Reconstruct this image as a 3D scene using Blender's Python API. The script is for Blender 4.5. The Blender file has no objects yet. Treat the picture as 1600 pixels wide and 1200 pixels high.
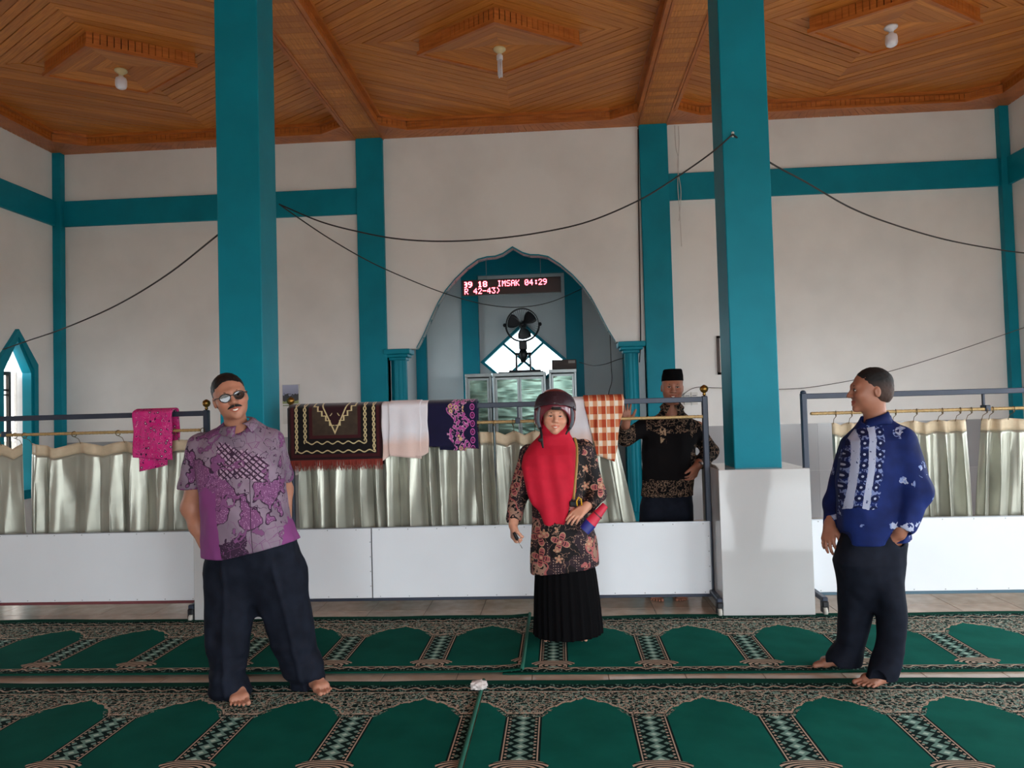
import bpy, bmesh, math, random
import numpy as np
from mathutils import Vector, Matrix
random.seed(7); RNG = np.random.default_rng(7)
SC = bpy.context.scene
COL = SC.collection

# ------------------------------------------------------------------ camera
FPX, YAW, PITCH, ROLL = 1188.7, -.0605, .0323, -.0278
CAM = np.array([0., 0., 1.5])
_fw = np.array([math.sin(YAW)*math.cos(PITCH), math.cos(YAW)*math.cos(PITCH), math.sin(PITCH)])
_r0 = np.array([math.cos(YAW), -math.sin(YAW), 0.]); _u0 = np.cross(_r0, _fw)
_r = math.cos(ROLL)*_r0 + math.sin(ROLL)*_u0
_u = -math.sin(ROLL)*_r0 + math.cos(ROLL)*_u0
cd = bpy.data.cameras.new('camera'); cam = bpy.data.objects.new('camera', cd); COL.objects.link(cam)
cd.sensor_width = 36; cd.lens = FPX/1600*36; cd.clip_start = .05; cd.clip_end = 300
cam.matrix_world = Matrix(((_r[0], _u[0], -_fw[0], CAM[0]), (_r[1], _u[1], -_fw[1], CAM[1]),
                           (_r[2], _u[2], -_fw[2], CAM[2]), (0, 0, 0, 1)))
SC.camera = cam
def at(px, py, Y):                       # photo pixel seen at depth Y -> point
    d = _fw + _r*(px-800)/FPX + _u*(600-py)/FPX
    return CAM + d*Y/d[1]
def atZ(px, py, Z):
    d = _fw + _r*(px-800)/FPX + _u*(600-py)/FPX
    return CAM + d*(Z-1.5)/d[2]

# ------------------------------------------------------------------ light
w = bpy.data.worlds.new('overcast_sky'); SC.world = w; w.use_nodes = True
w.node_tree.nodes['Background'].inputs[0].default_value = (.86, .94, 1, 1)
w.node_tree.nodes['Background'].inputs[1].default_value = 9.0
vs = SC.view_settings; vs.view_transform = 'Standard'; vs.look = 'None'; vs.gamma = 1; vs.use_curve_mapping = False
vs.exposure = 0.40
SC.cycles.max_bounces = 12; SC.cycles.diffuse_bounces = 6
SC.cycles.sample_clamp_indirect = 8
def portal(name, loc, rot, sx, sy):      # marks a door or window opening for sky sampling, gives no light itself
    l = bpy.data.lights.new(name, 'AREA'); l.shape = 'RECTANGLE'; l.size = sx; l.size_y = sy
    l.cycles.is_portal = True
    o = bpy.data.objects.new(name, l); o.location = loc; o.rotation_euler = rot; COL.objects.link(o)

# ------------------------------------------------------------------ materials
def lin(r, g, b):
    f = lambda c: c/12.92 if c <= .04045 else ((c+.055)/1.055)**2.4
    return (f(r/255), f(g/255), f(b/255), 1)
class V:
    def __init__(s, g, k): s.g, s.k = g, k
    def _o(s, op, a, b=None, c=None): return s.g.M(op, a, b, c)
    def __add__(s, o): return s._o('ADD', s, o)
    __radd__ = __add__
    def __sub__(s, o): return s._o('SUBTRACT', s, o)
    def __rsub__(s, o): return s._o('SUBTRACT', o, s)
    def __mul__(s, o): return s._o('MULTIPLY', s, o)
    __rmul__ = __mul__
    def __truediv__(s, o): return s._o('DIVIDE', s, o)
    def __neg__(s): return s._o('MULTIPLY', s, -1.)
    def abs(s): return s._o('ABSOLUTE', s)
    def sin(s): return s._o('SINE', s)
    def floor(s): return s._o('FLOOR', s)
    def mod(s, p): return s._o('FLOORED_MODULO', s, p)
    def pp(s, p): return s._o('PINGPONG', s, p)
    def pow(s, p): return s._o('POWER', s, p)
    def sqrt(s): return s._o('SQRT', s)
    def min(s, o): return s._o('MINIMUM', s, o)
    def max(s, o): return s._o('MAXIMUM', s, o)
    def __gt__(s, o): return s._o('GREATER_THAN', s, o)
    def __lt__(s, o): return s._o('LESS_THAN', s, o)
    def clamp(s): return s.max(0.).min(1.)
    def band(s, a, b): return (s > a)*(s < b)
    def soft(s, a, b): return ((s-a)*(1./(b-a))).clamp()
class G:
    def __init__(s, name):
        s.m = bpy.data.materials.new(name); s.m.use_nodes = True
        s.nt = s.m.node_tree; s.nt.nodes.clear()
        s.out = s.nt.nodes.new('ShaderNodeOutputMaterial'); s.b = s.nt.nodes.new('ShaderNodeBsdfPrincipled')
        s.nt.links.new(s.b.outputs[0], s.out.inputs[0]); s._c = None
    def N(s, t): return s.nt.nodes.new(t)
    def put(s, inp, v):
        if isinstance(v, V): s.nt.links.new(v.k, inp)
        elif hasattr(v, 'is_linked') and not isinstance(v, (float, int, tuple)): s.nt.links.new(v, inp)
        else: inp.default_value = v
    def M(s, op, a, b=None, c=None):
        n = s.N('ShaderNodeMath'); n.operation = op
        for i, v in enumerate((a, b, c)):
            if v is not None: s.put(n.inputs[i], v if isinstance(v, V) else float(v))
        return V(s, n.outputs[0])
    def co(s):
        if s._c is None:
            n = s.N('ShaderNodeTexCoord'); x = s.N('ShaderNodeSeparateXYZ')
            s.nt.links.new(n.outputs['Object'], x.inputs[0]); s._vec = n.outputs['Object']
            s._c = tuple(V(s, k) for k in x.outputs)
        return s._c
    def rnd(s):
        n = s.N('ShaderNodeObjectInfo'); return V(s, n.outputs['Random'])
    def vec(s, x, y, z):
        n = s.N('ShaderNodeCombineXYZ')
        for i, v in enumerate((x, y, z)): s.put(n.inputs[i], v if isinstance(v, V) else float(v))
        return n.outputs[0]
    def noise(s, scale, detail=2, vec=None, rough=.5):
        n = s.N('ShaderNodeTexNoise')
        if vec is None: s.co(); vec = s._vec
        s.nt.links.new(vec, n.inputs['Vector']); n.inputs['Scale'].default_value = scale
        n.inputs['Detail'].default_value = detail; n.inputs['Roughness'].default_value = rough
        return V(s, n.outputs[0])
    def vor(s, scale, vec=None, feat='F1', rand=1., dim='3D'):
        n = s.N('ShaderNodeTexVoronoi'); n.feature = feat; n.voronoi_dimensions = dim
        if vec is None: s.co(); vec = s._vec
        s.nt.links.new(vec, n.inputs['Vector']); n.inputs['Scale'].default_value = scale
        n.inputs['Randomness'].default_value = rand
        return n
    def sep(s, sock):
        x = s.N('ShaderNodeSeparateXYZ'); s.nt.links.new(sock, x.inputs[0]); return tuple(V(s, k) for k in x.outputs)
    def mix(s, a, b, f):
        n = s.N('ShaderNodeMix'); n.data_type = 'RGBA'
        s.put(n.inputs[0], f); s.put(n.inputs[6], a); s.put(n.inputs[7], b); return n.outputs[2]
    def end(s, col, rough=.6, metal=0., spec=.5, bump=None, bs=.3, bd=.01, **kw):
        s.put(s.b.inputs['Base Color'], col); s.put(s.b.inputs['Roughness'], rough); s.put(s.b.inputs['Metallic'], metal)
        s.b.inputs['Specular IOR Level'].default_value = spec
        for k, v in kw.items(): s.put(s.b.inputs[k.replace('_', ' ')], v)
        if bump is not None:
            n = s.N('ShaderNodeBump'); n.inputs['Strength'].default_value = bs; n.inputs['Distance'].default_value = bd
            s.put(n.inputs['Height'], bump); s.nt.links.new(n.outputs[0], s.b.inputs['Normal'])
        return s.m
MATS = {}
def plain(name, rgb, rough=.6, metal=0., spec=.5, var=.12, scale=6., bump=0., bscale=60., **kw):
    if name in MATS: return MATS[name]
    g = G(name); c = lin(*rgb); d = tuple(x*(1-var) for x in c[:3])+(1,)
    col = g.mix(d, c, g.noise(scale, 3).soft(.35, .65))
    MATS[name] = g.end(col, rough, metal, spec, g.noise(bscale, 2) if bump else None, bump, .004, **kw)
    return MATS[name]
def glass(name, tint=(235, 240, 240), refl=.12, rough=.02, see=1.):
    g = G(name); t = g.N('ShaderNodeBsdfTransparent'); t.inputs[0].default_value = lin(*tint)
    gl = g.N('ShaderNodeBsdfGlossy'); gl.inputs['Roughness'].default_value = rough
    mx = g.N('ShaderNodeMixShader'); mx.inputs[0].default_value = refl
    g.nt.links.new(t.outputs[0], mx.inputs[1]); g.nt.links.new(gl.outputs[0], mx.inputs[2])
    g.nt.links.new(mx.outputs[0], g.out.inputs[0]); return g.m
def emis(name, rgb, strength):
    g = G(name); e = g.N('ShaderNodeEmission'); e.inputs[0].default_value = lin(*rgb); e.inputs[1].default_value = strength
    g.nt.links.new(e.outputs[0], g.out.inputs[0]); return g.m

# ------------------------------------------------------------------ mesh helpers
def link(o, parent=None):
    COL.objects.link(o)
    if parent is not None: o.parent = parent
    return o
def tag(o, label=None, cat=None, group=None, kind=None):
    for k, v in (('label', label), ('category', cat), ('group', group), ('kind', kind)):
        if v: o[k] = v
    return o
def empty(name, loc=(0, 0, 0), rz=0.):
    o = bpy.data.objects.new(name, None); o.location = loc; o.rotation_euler = (0, 0, rz); o.empty_display_size = .1
    return link(o)
def setmat(me, m):
    if m is not None: me.materials.append(m)
class MB:
    def __init__(s): s.v = []; s.f = []; s.sm = []
    def add(s, vs, fs, smooth=False):
        b = len(s.v); s.v += [tuple(map(float, p)) for p in vs]
        s.f += [tuple(b+i for i in q) for q in fs]; s.sm += [smooth]*len(fs); return s
    def box(s, x0, x1, y0, y1, z0, z1, R=None, o=(0, 0, 0)):
        vs = [(x, y, z) for x in (x0, x1) for y in (y0, y1) for z in (z0, z1)]
        if R is not None: vs = [tuple(np.array(o)+R@np.array(p)) for p in vs]
        return s.add(vs, [(0, 1, 3, 2), (4, 6, 7, 5), (0, 4, 5, 1), (2, 3, 7, 6), (0, 2, 6, 4), (1, 5, 7, 3)])
    def bbox(s, x0, x1, y0, y1, z0, z1, b=.008):      # chamfered box
        vs = []; idx = {}
        for ix, x in enumerate((x0, x1)):
            for iy, y in enumerate((y0, y1)):
                for iz, z in enumerate((z0, z1)):
                    sx, sy, sz = (b if ix == 0 else -b), (b if iy == 0 else -b), (b if iz == 0 else -b)
                    idx[ix, iy, iz] = len(vs); vs += [(x, y+sy, z+sz), (x+sx, y, z+sz), (x+sx, y+sy, z)]
        I = idx; f = []
        f += [(I[0, 0, 0], I[0, 0, 1], I[0, 1, 1], I[0, 1, 0]), (I[1, 0, 0], I[1, 1, 0], I[1, 1, 1], I[1, 0, 1])]
        f += [tuple(I[k]+1 for k in q) for q in (((0, 0, 0), (1, 0, 0), (1, 0, 1), (0, 0, 1)), ((0, 1, 0), (0, 1, 1), (1, 1, 1), (1, 1, 0)))]
        f += [tuple(I[k]+2 for k in q) for q in (((0, 0, 0), (0, 1, 0), (1, 1, 0), (1, 0, 0)), ((0, 0, 1), (1, 0, 1), (1, 1, 1), (0, 1, 1)))]
        for a in (0, 1):
            for c in (0, 1):
                f += [(I[a, c, 0], I[a, c, 1], I[a, c, 1]+1, I[a, c, 0]+1), (I[a, 0, c], I[a, 1, c], I[a, 1, c]+2, I[a, 0, c]+2),
                      (I[0, a, c]+1, I[1, a, c]+1, I[1, a, c]+2, I[0, a, c]+2)]
        for k in I: f.append((I[k], I[k]+1, I[k]+2))
        return s.add(vs, f)
    def tube(s, pts, r, n=8, caps=True, smooth=True):
        pts = [np.array(p, float) for p in pts]; m = len(pts); rs = r if hasattr(r, '__len__') else [r]*m
        vs = []; pn = None
        for i, p in enumerate(pts):
            t = pts[min(i+1, m-1)]-pts[max(i-1, 0)]; t = t/(np.linalg.norm(t)+1e-9)
            if pn is None: pn = np.cross(t, (0, 0, 1.) if abs(t[2]) < .9 else (1., 0, 0))
            pn = pn-t*(pn@t); pn /= np.linalg.norm(pn)+1e-9; q = np.cross(t, pn)
            for k in range(n):
                a = 2*math.pi*k/n; vs.append(p+rs[i]*(math.cos(a)*pn+math.sin(a)*q))
        fs = [(i*n+k, i*n+(k+1) % n, (i+1)*n+(k+1) % n, (i+1)*n+k) for i in range(m-1) for k in range(n)]
        if caps: fs += [tuple(range(n-1, -1, -1)), tuple((m-1)*n+k for k in range(n))]
        return s.add(vs, fs, smooth)
    def lathe(s, prof, c=(0, 0, 0), n=16, smooth=True, R=None):
        vs = []
        for (r, z) in prof:
            for k in range(n):
                a = 2*math.pi*(k+.5)/n; p = np.array((r*math.cos(a), r*math.sin(a), z))
                if R is not None: p = R@p
                vs.append(p+np.array(c))
        m = len(prof)
        fs = [(i*n+k, i*n+(k+1) % n, (i+1)*n+(k+1) % n, (i+1)*n+k) for i in range(m-1) for k in range(n)]
        fs += [tuple(range(n-1, -1, -1)), tuple((m-1)*n+k for k in range(n))]
        return s.add(vs, fs, smooth)
    def prism(s, poly, axis, a0, a1):                # polygon extruded along an axis ('x','y','z')
        n = len(poly)
        def P(u, v, t): return {'x': (t, u, v), 'y': (u, t, v), 'z': (u, v, t)}[axis]
        vs = [P(u, v, a0) for u, v in poly]+[P(u, v, a1) for u, v in poly]
        fs = [tuple(range(n)), tuple(range(2*n-1, n-1, -1))]+[(i, i+n, (i+1) % n+n, (i+1) % n) for i in range(n)]
        return s.add(vs, fs)
    def grid(s, P, smooth=True):                     # P[i][j] points
        P = np.asarray(P); a, b = P.shape[:2]
        return s.add(P.reshape(-1, 3), [(i*b+j, i*b+j+1, (i+1)*b+j+1, (i+1)*b+j) for i in range(a-1) for j in range(b-1)], smooth)
    def mesh(s, name, m=None, fix=True):
        me = bpy.data.meshes.new(name); me.from_pydata(s.v, [], s.f); me.polygons.foreach_set('use_smooth', s.sm)
        if fix:
            bm = bmesh.new(); bm.from_mesh(me)
            big = [f for f in bm.faces if len(f.verts) > 4]
            if big: bmesh.ops.triangulate(bm, faces=big, ngon_method='EAR_CLIP')
            bmesh.ops.recalc_face_normals(bm, faces=bm.faces); bm.to_mesh(me); bm.free()
        setmat(me, m); return me
    def build(s, name, m=None, parent=None, fix=True, loc=None):
        o = bpy.data.objects.new(name, s.mesh(name, m, fix))
        if loc is not None: o.location = loc
        return link(o, parent)
def rotz(a): c, s = math.cos(a), math.sin(a); return np.array(((c, -s, 0), (s, c, 0), (0, 0, 1.)))
def roty(a): c, s = math.cos(a), math.sin(a); return np.array(((c, 0, s), (0, 1., 0), (-s, 0, c)))
def rotx(a): c, s = math.cos(a), math.sin(a); return np.array(((1., 0, 0), (0, c, -s), (0, s, c)))
def thing(name, label, cat, loc=(0, 0, 0), rz=0., group=None): return tag(empty(name, loc, rz), label, cat, group)
def spline(pts, n=10):                               # Catmull-Rom through points
    pts = [np.array(p, float) for p in pts]; P = [2*pts[0]-pts[1]]+pts+[2*pts[-1]-pts[-2]]; out = []
    for i in range(1, len(P)-2):
        for k in range(n):
            t = k/n; a, b, c, d = P[i-1:i+3]
            out.append(.5*((2*b)+(c-a)*t+(2*a-5*b+4*c-d)*t*t+(3*b-a-3*c+d)*t**3))
    return out+[pts[-1]]
# ================================================================== the room
XL, XR, YB, YF, ZC, ZP = -6.82, 5.80, 10.0, -4.0, 5.17, 5.30
RB, RT = 4.16, 4.51
def wallmat(name, rgb):
    g = G(name); c = lin(*rgb); n = g.noise(1.3, 4)
    col = g.mix(tuple(x*.9 for x in c[:3])+(1,), c, n.soft(.3, .6))
    return g.end(col, .75, 0, .3, g.noise(35, 3), .12, .004)
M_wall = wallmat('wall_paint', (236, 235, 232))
M_teal = plain('teal_paint', (0, 134, 154), .5, 0, .22, .14, 3., .12, 40)
M_white = plain('white_paint', (235, 236, 236), .6)
g = G('wood_plank')                                  # varnished tongue and groove boards
x, y, z = g.co(); r = g.rnd()
gr = g.noise(1., 5, g.vec(x*3+r*40, y*60, z*3), .6)
c1 = g.mix(lin(182, 104, 38), lin(230, 152, 70), gr.soft(.3, .7))
M_plank = g.end(g.mix(c1, lin(152, 80, 28), r*.6), .38, 0, .5, gr, .1, .003)
g = G('wood_trim'); x, y, z = g.co()
gr = g.noise(1., 4, g.vec(x*4, y*4, z*40), .6)
M_wood = g.end(g.mix(lin(160, 84, 30), lin(204, 120, 54), gr.soft(.3, .7)), .36, 0, .5, gr, .08, .003)
g = G('floor_tile_glaze'); r = g.rnd()
n = g.noise(9, 4)
c = g.mix(lin(178, 160, 142), lin(206, 190, 172), n.soft(.3, .7))
M_tile = g.end(g.mix(c, lin(170, 152, 136), r*.35), .16, 0, .5)
M_grout = plain('grout', (120, 110, 100), .9)
g = G('dado_tile_glaze'); r = g.rnd()
M_dado = g.end(g.mix(lin(158, 158, 160), lin(172, 172, 174), r), .12, 0, .5)
g = G('pedestal_tile_glaze'); n = g.noise(2.5, 3)
M_ped = g.end(g.mix(lin(190, 189, 188), lin(196, 195, 194), n.soft(.3, .7)), .08, 0, .5)
M_ground = plain('paving_outside', (150, 146, 138), .9)

# ground outside and the floor
tag(MB().box(-60, 60, -60, 70, -.4, -.3).build('ground', M_ground), kind='structure')
fl = tag(MB().box(XL-.2, XR+.2, YF, 13.2, -.3, -.004).build('floor', M_grout), kind='structure')
TP, TX0, TY0 = .424, .231, 4.02
tm = MB().bbox(-TP/2+.002, TP/2-.002, -TP/2+.002, TP/2-.002, -.006, 0, .0015).mesh('floor_tile', M_tile)
rest = MB()
for i in range(-18, 15):
    for j in range(-18, 22):
        cx, cy = TX0+(i+.5)*TP, TY0+(j+.5)*TP
        if cx < XL+.1 or cx > XR-.1 or cy < YF+.2 or cy > 12.9: continue
        near = (j in (0, 1) or 3 <= j <= 8) and abs(cx+.3) < cy*.72+.3
        if near:
            o = bpy.data.objects.new('floor_tile', tm); o.location = (cx, cy, 0); link(o, fl)
        else:
            q = TP/2-.002; rest.box(cx-q, cx+q, cy-q, cy+q, -.006, 0)
tag(rest.build('floor_tile_field', M_tile, fl), kind='stuff')

# back wall with the mihrab arch
AY = YB
arch_px = [(651, 544), (663, 522), (678.7, 488), (689, 464.5), (702, 446), (718, 430), (736.5, 414.6), (755, 404), (768, 403.6), (781, 401),
           (791.6, 394), (800.8, 387), (810, 393.6), (823, 399), (836, 399.4), (849, 398), (865, 404), (883.5, 418.6), (902, 437),
           (917.6, 456.6), (930.7, 477.6), (943.8, 501), (954, 522), (961.7, 535)]
arch = [(float(p[0]), float(p[2])) for p in (at(a, b, AY) for a, b in arch_px)]
ax = .5*(arch[0][0]+arch[-1][0]); tipx = arch[11][0]
W0, W1, W2, W3 = -2.613, -2.252, 1.153, 1.519
zb = .5*(arch[0][1]+arch[-1][1])
def sym(k):                                          # left and right halves of the arch made alike
    a, b = arch[k], arch[len(arch)-1-k]; return (tipx-.5*((tipx-a[0])+(b[0]-tipx)), .5*(a[1]+b[1]))
half = [sym(k) for k in range(11)]
ARCH = half+[arch[11], ]+[(2*tipx-a, b) for a, b in half[::-1]]
ARCH = [(a, b) for a, b in ARCH]
poly = [(XL, 0), (W1, 0), (W1, zb)]+ARCH+[(W2, zb), (W2, 0), (XR, 0), (XR, 5.4), (XL, 5.4)]
wb = tag(MB().prism(poly, 'y', YB, YB+.15).build('wall_back', M_wall), kind='structure')
nb = MB()                                            # teal painted edge of the arch
P = [[(a, YB-.012, b), (a, YB+.16, b)] for a, b in ARCH]
nb.grid(P, False); nb.grid([[(a, YB-.012, b+.018), (a, YB-.012, b)] for a, b in ARCH], False)
nb.grid([[(a, YB+.16, b), (a, YB-.012, b+.018)] for a, b in ARCH], False)
nb.build('arch_edge', M_teal, wb)
for n_, (a, b) in {'post': (W0, W1), 'post.001': (W2, W3)}.items():
    MB().bbox(a, b, YB-.07, YB+.16, 0, ZC, .006).build('post', M_teal, wb)
MB().bbox(XL, XL+.12, YB-.10, YB, 0, ZC, .005).build('corner_post', M_teal, wb)
MB().bbox(XR-.12, XR, YB-.10, YB, 0, ZC, .005).build('corner_post', M_teal, wb)
MB().bbox(XL+.12, W0, YB-.05, YB, RB, RT, .006).build('ring_beam', M_teal, wb)
MB().bbox(W3, XR-.12, YB-.05, YB, RB, RT, .006).build('ring_beam', M_teal, wb)
for a, b in ((XL+.12, W0), (W3, XR-.12)):            # glazed dado tiles
    n = 7
    for k in range(n):
        for q in range(2):
            u0, u1 = a+(b-a)*k/n, a+(b-a)*(k+1)/n
            MB().box(u0+.001, u1-.001, YB-.012, YB+.001, .602*q, .602*q+.600).build('dado_tile', M_dado, wb)

# side walls: the pointed windows
def pointed(y0, y1, z0, z1, z2): return [(y0, z0), (y1, z0), (y1, z1), ((y0+y1)/2, z2), (y0, z1)]
def side_wall(name, X, X2, wins):
    m = MB(); ys = [YF]
    segs = sorted(wins); cur = YF
    for (y0, y1, z0, z1, z2) in segs:
        m.prism([(cur, 0), (y0, 0), (y0, 5.4), (cur, 5.4)], 'x', X, X2)
        ym = (y0+y1)/2
        m.prism([(y0, 0), (y1, 0), (y1, z0), (y0, z0)], 'x', X, X2)
        m.prism([(y0, z1), (ym, z2), (ym, 5.4), (y0, 5.4)], 'x', X, X2)
        m.prism([(ym, z2), (y1, z1), (y1, 5.4), (ym, 5.4)], 'x', X, X2)
        cur = y1
    m.prism([(cur, 0), (YB+.15, 0), (YB+.15, 5.4), (cur, 5.4)], 'x', X, X2)
    return tag(m.build(name, M_wall), kind='structure')
WIN = (8.90, 9.46, .60, 2.17, 2.58)
lw = [WIN, (6.2, 6.9, .6, 2.2, 2.62)]
rw = [(5.0, 7.4, .7, 2.3, 2.7), (1.6, 4.2, .7, 2.3, 2.7), (-2.2, .8, .7, 2.3, 2.7)]
wl = side_wall('wall_left', XL-.2, XL, lw); wr = side_wall('wall_right', XR, XR+.2, rw)
MB().bbox(XL, XL+.05, YF, YB-.10, RB, RT, .006).build('ring_beam', M_teal, wl)
MB().bbox(XR-.05, XR, YF, YB-.10, RB, RT, .006).build('ring_beam', M_teal, wr)
for i, (y0, y1, z0, z1, z2) in enumerate(lw+rw):
    s = 1 if i < len(lw) else -1; X = XL if s > 0 else XR; portal('sky_opening', (X-s*.15, (y0+y1)/2, (z0+z2)/2), (0, -s*math.pi/2, 0), z2-z0, y1-y0)
# the rear side: tall door openings
m = MB(); cur = XL; doors = [(-1.6, .4), (1.2, 5.4)]
for a, b in doors:
    m.box(cur, a, YF-.2, YF, 0, 5.4); m.box(a, b, YF-.2, YF, 2.8, 5.4); cur = b
    portal('sky_opening', ((a+b)/2, YF-.1, 1.4), (math.pi/2, 0, 0), b-a, 2.8)
m.box(cur, XR, YF-.2, YF, 0, 5.4)
tag(m.build('wall_front', M_wall), kind='structure')

# pointed window in view on the left wall
y0, y1, z0, z1, z2 = WIN; ym = (y0+y1)/2
M_lining = plain('window_lining', (236, 236, 240), .6)
M_casement = plain('casement_brown', (52, 40, 36), .45)
M_pane = glass('window_pane', (205, 200, 194), .10)
wn = tag(empty('window_1', (XL, ym, z0)), kind='structure')
def band(poly_in, poly_out, X, X2):
    mm = MB(); n = len(poly_in)
    for i in range(n):
        j = (i+1) % n
        a, b, c, d = poly_in[i], poly_in[j], poly_out[j], poly_out[i]
        q = [(X, *a), (X, *b), (X, *c), (X, *d), (X2, *a), (X2, *b), (X2, *c), (X2, *d)]
        mm.add(q, [(0, 1, 2, 3), (7, 6, 5, 4), (0, 4, 5, 1), (2, 6, 7, 3)])
    return mm
def shift(p, d): c = (ym, 1.5); return [(ym+(u-ym)*(1+d/.28), v+(d if v > 1 else -d)*(1.3 if v > 2.4 else 1)) for u, v in p]
pw = [(u-0, v) for u, v in pointed(y0, y1, z0, z1, z2)]
def loc(mm): mm.v = [(a-XL, b-ym, c-z0) for a, b, c in mm.v]; return mm
loc(band(pw, shift(pw, .075), XL-.01, XL+.05)).build('frame', M_teal, wn)
loc(band(shift(pw, -.03), shift(pw, .002), XL-.21, XL-.002)).build('lining', M_lining, wn)
loc(band(shift(pw, -.038), shift(pw, .012), XL-.09, XL+.03)).build('inner_frame', M_teal, wn)
cs = loc(MB().box(XL-.19, XL-.15, 8.93, 9.30, .64, .69).box(XL-.19, XL-.15, 8.93, 9.30, 2.10, 2.15).box(XL-.19, XL-.15, 8.93, 8.97, .69, 2.10)
         .box(XL-.19, XL-.15, 9.26, 9.30, .69, 2.10).box(XL-.185, XL-.16, 8.97, 9.26, 1.90, 1.925).box(XL-.185, XL-.16, 8.97, 9.26, 1.84, 1.86)).build('casement', M_casement, wn)
loc(MB().box(XL-.172, XL-.168, 8.97, 9.26, .69, 2.10)).build('pane', M_pane, cs)
loc(MB().box(XL-.176, XL-.172, 9.30, 9.43, .64, 2.15)).build('pane', M_pane, wn)

# ------------------------------------------------------------------ ceiling
ce = tag(MB().box(XL-.2, XR+.2, YF-.2, YB+.15, ZP+.05, ZP+.25).build('ceiling', M_wood), kind='structure')
bays = [(XL, W0, -4.50), (W1, W2, -.50), (W3, XR, 3.42)]
CY, YB0 = 7.62, 5.55
HA, HB = .82, .565
for (x0, x1, cx) in bays:
    for (u0, u1, sx) in ((cx, x1-.02, 1), (cx, x0+.02, -1)):
        for (v0, v1, sy) in ((CY, YB-.05, 1), (CY, YB0, -1)):
            wx, wy = abs(u1-u0), abs(v1-v0)
            per = 1/math.hypot(1/HA, 1/HB); dl = .0975/per
            k = 0
            while True:
                a, b = .9+k*dl, .9+(k+1)*dl-.009/per; k += 1
                if a > wx/HA+wy/HB: break
                pp_ = [(0., 0.), (wx, 0.), (wx, wy), (0., wy)]
                for L, sg in ((a, 1), (b, -1)):      # clip the quadrant to the strip
                    fv = [sg*(u/HA+v/HB-L) for u, v in pp_]; out = []
                    for i in range(len(pp_)):
                        j = (i+1) % len(pp_); p, q = pp_[i], pp_[j]
                        if fv[i] >= 0: out.append(p)
                        if fv[i]*fv[j] < 0:
                            t = fv[i]/(fv[i]-fv[j]); out.append((p[0]+(q[0]-p[0])*t, p[1]+(q[1]-p[1])*t))
                    pp_ = out
                    if len(pp_) < 3: break
                if len(pp_) < 3: continue
                q0 = pp_[0]; ang = math.atan2(-sy*HB, sx*HA)
                R = rotz(-ang); o = np.array((cx+sx*q0[0], CY+sy*q0[1], 0))
                dz = random.uniform(-.003, .003); vs = []
                for (px_, py_) in pp_:
                    vs.append((R@(np.array((cx+sx*px_, CY+sy*py_, 0))-o)))
                mm = MB(); n = len(vs)
                mm.add([(p[0], p[1], 0) for p in vs]+[(p[0], p[1], .03) for p in vs],
                       [tuple(range(n)), tuple(range(2*n-1, n-1, -1))]+[(i, i+n, (i+1) % n+n, (i+1) % n) for i in range(n)])
                ob = mm.build('plank', M_plank, ce); ob.location = (o[0], o[1], ZP+dz); ob.rotation_euler = (0, 0, ang)
# dropped rhombus in each bay
    md = empty('ceiling_rosette', (cx, CY, ZP)); md.parent = ce
    zb_ = -.15
    cor = [(HA, 0), (0, HB), (-HA, 0), (0, -HB)]
    for i in range(4):
        (a, b), (c, d) = cor[i], cor[(i+1) % 4]; mm = MB(); nsl = 16
        for k in range(nsl):
            t0, t1 = k/nsl, (k+.86)/nsl; f0, f1 = .955, 1.
            q = [(a+(c-a)*t0, b+(d-b)*t0), (a+(c-a)*t1, b+(d-b)*t1)]
            mm.prism([q[0], q[1], (q[1][0]*.96, q[1][1]*.96), (q[0][0]*.96, q[0][1]*.96)], 'z', zb_+.03, .0)
        mm.build('side_slats', M_wood, md)
        mm = MB(); mm.prism([(a*1.03, b*1.03), (c*1.03, d*1.03), (c*.95, d*.95), (a*.95, b*.95)], 'z', zb_-.005, zb_+.035)
        mm.build('edge_strip', M_wood, md)
        o = bpy.data.objects.new('rosette_panel', None)
        R = rotz(-math.atan2(d-b, c-a))
        tri = [np.array((0, 0, zb_+.06)), np.array((a*.96, b*.96, zb_+.01)), np.array((c*.96, d*.96, zb_+.01))]
        nt_ = 5; 
        for k in range(nt_):
            s0, s1 = k/nt_, (k+.97)/nt_
            q = [tri[0]+(tri[1]-tri[0])*s0, tri[0]+(tri[2]-tri[0])*s0, tri[0]+(tri[2]-tri[0])*s1, tri[0]+(tri[1]-tri[0])*s1]
            qq = [R@p for p in q]; mm = MB()
            mm.add(qq+[p+np.array((0, 0, .01)) for p in qq], [(0, 1, 2, 3), (7, 6, 5, 4), (0, 4, 5, 1), (1, 5, 6, 2), (2, 6, 7, 3), (3, 7, 4, 0)])
            ob = mm.build('rosette_board', M_plank, md); ob.rotation_euler = (0, 0, math.atan2(d-b, c-a))
# soffit along the wall, chamfered cornice, fascia slats
    s_, c_ = .30, .42
    inner = [(x0+s_ if x0 == XL else x0+.05, YB0), (x0+s_ if x0 == XL else x0+.05, YB-s_-c_*.55), ((x0+s_ if x0 == XL else x0+.05)+c_*.8, YB-s_),
             ((x1-s_ if x1 == XR else x1-.05)-c_*.8, YB-s_), (x1-s_ if x1 == XR else x1-.05, YB-s_-c_*.55), (x1-s_ if x1 == XR else x1-.05, YB0)]
    outer = [(x0, YB0), (x0, YB), (x0+.01, YB), (x1-.01, YB), (x1, YB), (x1, YB0)]
    sof = MB()
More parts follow.
